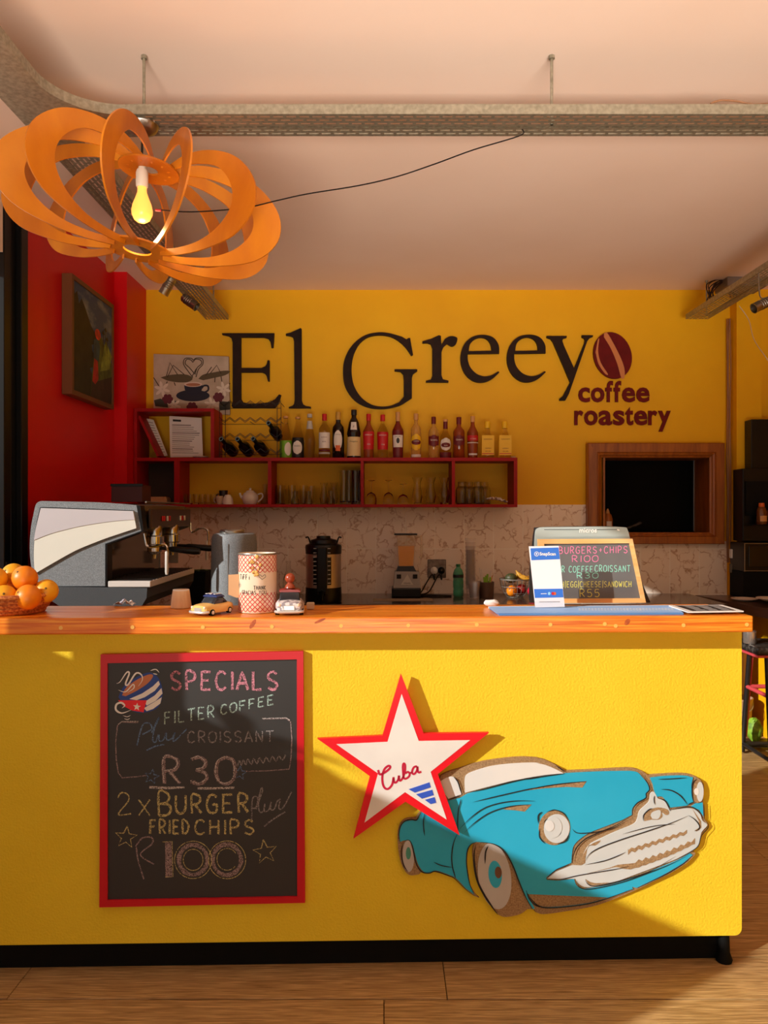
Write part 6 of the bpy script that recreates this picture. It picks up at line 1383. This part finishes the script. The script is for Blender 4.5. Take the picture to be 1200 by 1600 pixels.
CER2 = pm('white_plate', (226,218,208), .2)
def plate_at(px, py, r, z, lab, k=0):
    d = (CAMZ-z)*1200/(py-800); x = P(px,0,d).x
    return tag(obj('plate', LA([(.001,0),(r*.55,0),(r*.62,.003),(r,.014),(r*1.0,.017),(r*.6,.007),(.001,.005)], (x,d,z), 32), CER2, smooth=True), label=lab, cat='plate', group='white plates on the dark worktop')
plate_at(1163, 939, .078, .8708, 'single white plate on the dark right worktop')
for k in range(4): plate_at(1204, 938.5+k*0, .078, .8708+k*.012, f'white plate in the stack at the right picture edge, {["bottom","second","third","top"][k]} one')
# bar stool with black seat and red frame
sxp, syd = P(1197,0,4.35).x, 4.35
stl = thing('bar_stool', 'bar stool with worn black seat and pink-red tube frame behind the counter end', 'stool', (sxp+.05, syd, 0))
sz = P(0,1004,4.35).z
BST = pm('worn_black_seat', (36,32,30), .45, var=(40,(84,78,72),4,(.5,.7)))
bm = box(new(), sxp-.13, sxp+.22, syd-.16, syd+.16, sz-.045, sz, bev=.015, seg=3); obj('seat', bm, BST, stl, smooth=True)
RT = pm('coral_tube_paint', (214,78,84), .4); BT = pm('black_tube', (30,28,28), .35)
obj('seat_frame', B(sxp-.125, sxp+.215, syd-.15, syd+.15, sz-.06, sz-.046, bev=.003), RT, stl)
for sx2, sy2 in ((-1,-1),(1,-1),(-1,1),(1,1)):
    xt, yt = sxp+.055+sx2*.10, syd+sy2*.10; xb, yb2 = sxp+.075+sx2*.13, syd+sy2*.17
    obj('leg', tube(new(), [(xt,yt,sz-.058),(xb,yb2,.012)], .014, 10), BT, stl, smooth=True)
    obj('leg_brace', tube(new(), [(xt+.018,yt,sz-.07),(xb+.022,yb2,.1)], .006, 8), RT, stl, smooth=True)
for z in (P(0,1087,4.25).z, .06):
    t_ = (sz-.058-z)/(sz-.07); 
    c = [(sxp+.055+a*.10+(.02+a*.03)*t_, syd+b_*(.10+.07*t_)) for a, b_ in ((-1,-1),(1,-1),(1,1),(-1,1))]
    for k in range(4): p, q = c[k], c[(k+1)%4]; obj('footrest', tube(new(), [(p[0],p[1],z),(q[0],q[1],z)], .012, 8), RT if z > .2 else BT, stl, smooth=True)
# shelf unit and things under the right worktop
tag(obj('water_pipe', tube(new(), [(2.335,5.0,.0),(2.335,5.0,.78)], .03, 14), pm('beige_pipe', (196,150,118), .6), smooth=True), 'beige waste pipe rising behind the stool', 'pipe')
bxx = 2.235
bu = thing('bucket', 'beige plastic bucket on the floor behind the stool', 'bucket', (bxx,4.84,0)) 
obj('bucket_body', LA([(.001,0),(.065,0),(.068,.01),(.08,.24),(.084,.245),(.084,.255),(.078,.255),(.066,.02),(.001,.015)], (bxx,4.84,0), 28, cap=False), pm('beige_bucket', (190,150,120), .5), bu, smooth=True)
bm = new(); tube(bm, cr([(bxx-.084,4.84,.25),(bxx-.06,4.78,.20),(bxx,4.75,.18),(bxx+.06,4.78,.20),(bxx+.084,4.84,.25)],5), .003, 6); obj('bucket_handle', bm, GALV, bu, smooth=True)
tag(obj('steel_canister', LA([(.001,0),(.034,0),(.036,.006),(.036,.066),(.03,.072),(.001,.072)], (P(1169,0,4.35).x,4.33,P(0,1004,4.35).z+.0005), 22), pm('pale_steel', (200,190,180), .25, .8), smooth=True), 'small pale steel canister on the left edge of the stool seat', 'canister')
tox, toy_ = P(1179,0,4.6).x, 4.6
cb2 = new(); sph(cb2, (tox, toy_, .115), .055, 18, 12, (.8,.8,1.3)); random.seed(23)
for v in cb2.verts: v.co += Vector((random.uniform(-1,1),random.uniform(-1,1),random.uniform(-1,1)))*.005
tag(obj('green_bag', cb2, pm('lime_green_bag', (150,196,50), .6, var=(30,(90,130,30))), smooth=True), 'crumpled lime green bag on the low rack beneath the stool', 'bag')
tag(obj('low_rack', B(tox-.12, tox+.14, 4.53, 4.68, .03, .042, bev=.002), BT), 'low black rack shelf on the floor under the green bag', 'rack')
# things inside the hatch
sx3 = P(945,0,5.3).x
hb = thing('sauce_bottle', 'orange squeeze bottle at the left inside the hatch', 'bottle', (sx3+.012, 5.3, HZ0+.0006))
obj('bottle_body', LA([(.001,0),(.03,0),(.033,.006),(.033,.09),(.024,.12),(.012,.13)], (sx3+.02,5.3,HZ0+.0006), 20, cap=False), pm('orange_sauce', (170,96,36), .4), hb, smooth=True)
obj('cap', LA([(.014,.128),(.013,.14),(.005,.16),(.001,.162)], (sx3+.02,5.3,HZ0+.0006), 16), CM_('tan'), hb, smooth=True)
obj('label', arc_patch(new(), sx3+.02, 5.3, [(.0336,0),(.0336,1)], .04, .075, -.5, .6, HZ0), CM_('white'), hb, smooth=True)
random.seed(29); fo = new(); bmesh.ops.create_grid(fo, x_segments=12, y_segments=8, size=.5)
for v in fo.verts: u, w_ = v.co.x, v.co.y; v.co = Vector((P(985,0,5.35).x+u*.16, 5.36+w_*.1, HZ0+.015+.05*(u+.5)**2+.01*random.random()))
tag(obj('foil_wrap', fo, pm('crumpled_film', (150,140,130), .2, .6)), 'crumpled plastic film lying on the hatch sill', 'foil')
# socket boxes on the pillar
for z, c, lab in ((P(0,865,5.08).z, WHT, 'small white switch box low on the yellow pillar'), (P(0,888,5.08).z, pm('grey_box', (90,84,70), .5), 'small grey socket box below the white switch on the pillar')):
    x = P(1146,0,5.08).x; t = thing('switch_box', lab, 'switch', (x, 5.07, z-.03)); obj('box_body', B(x-.02, x+.02, 5.06, 5.0995, z-.03, z+.03, bev=.003), c, t); obj('rocker', B(x-.008, x+.008, 5.055, 5.0595, z-.012, z+.012, bev=.001), BLKM if c is WHT else WHT, t)

# ---------------------------------------------------------------- plants outside on the planter wall (their leaves throw shadows)
random.seed(41)
for n_, (y0, sc_h) in enumerate(((1.11,.19),(.90,.10))):
    t = thing('potted_plant', ['long-leaved plant on the planter wall outside the doors','low long-leaved plant farther along the planter wall'][n_], 'plant', (-2.41, y0, 1.5755))
    obj('pot', LA([(.001,0),(.035,0),(.04,.025),(.035,.025),(.001,.02)], (-2.41,y0,1.5755), 16), pm('clay_pot', (160,84,50), .7), t, smooth=True)
    leafy(-2.41, y0, 1.592, 7, sc_h, LEAF, t, 'leaf', 1.1, .7)
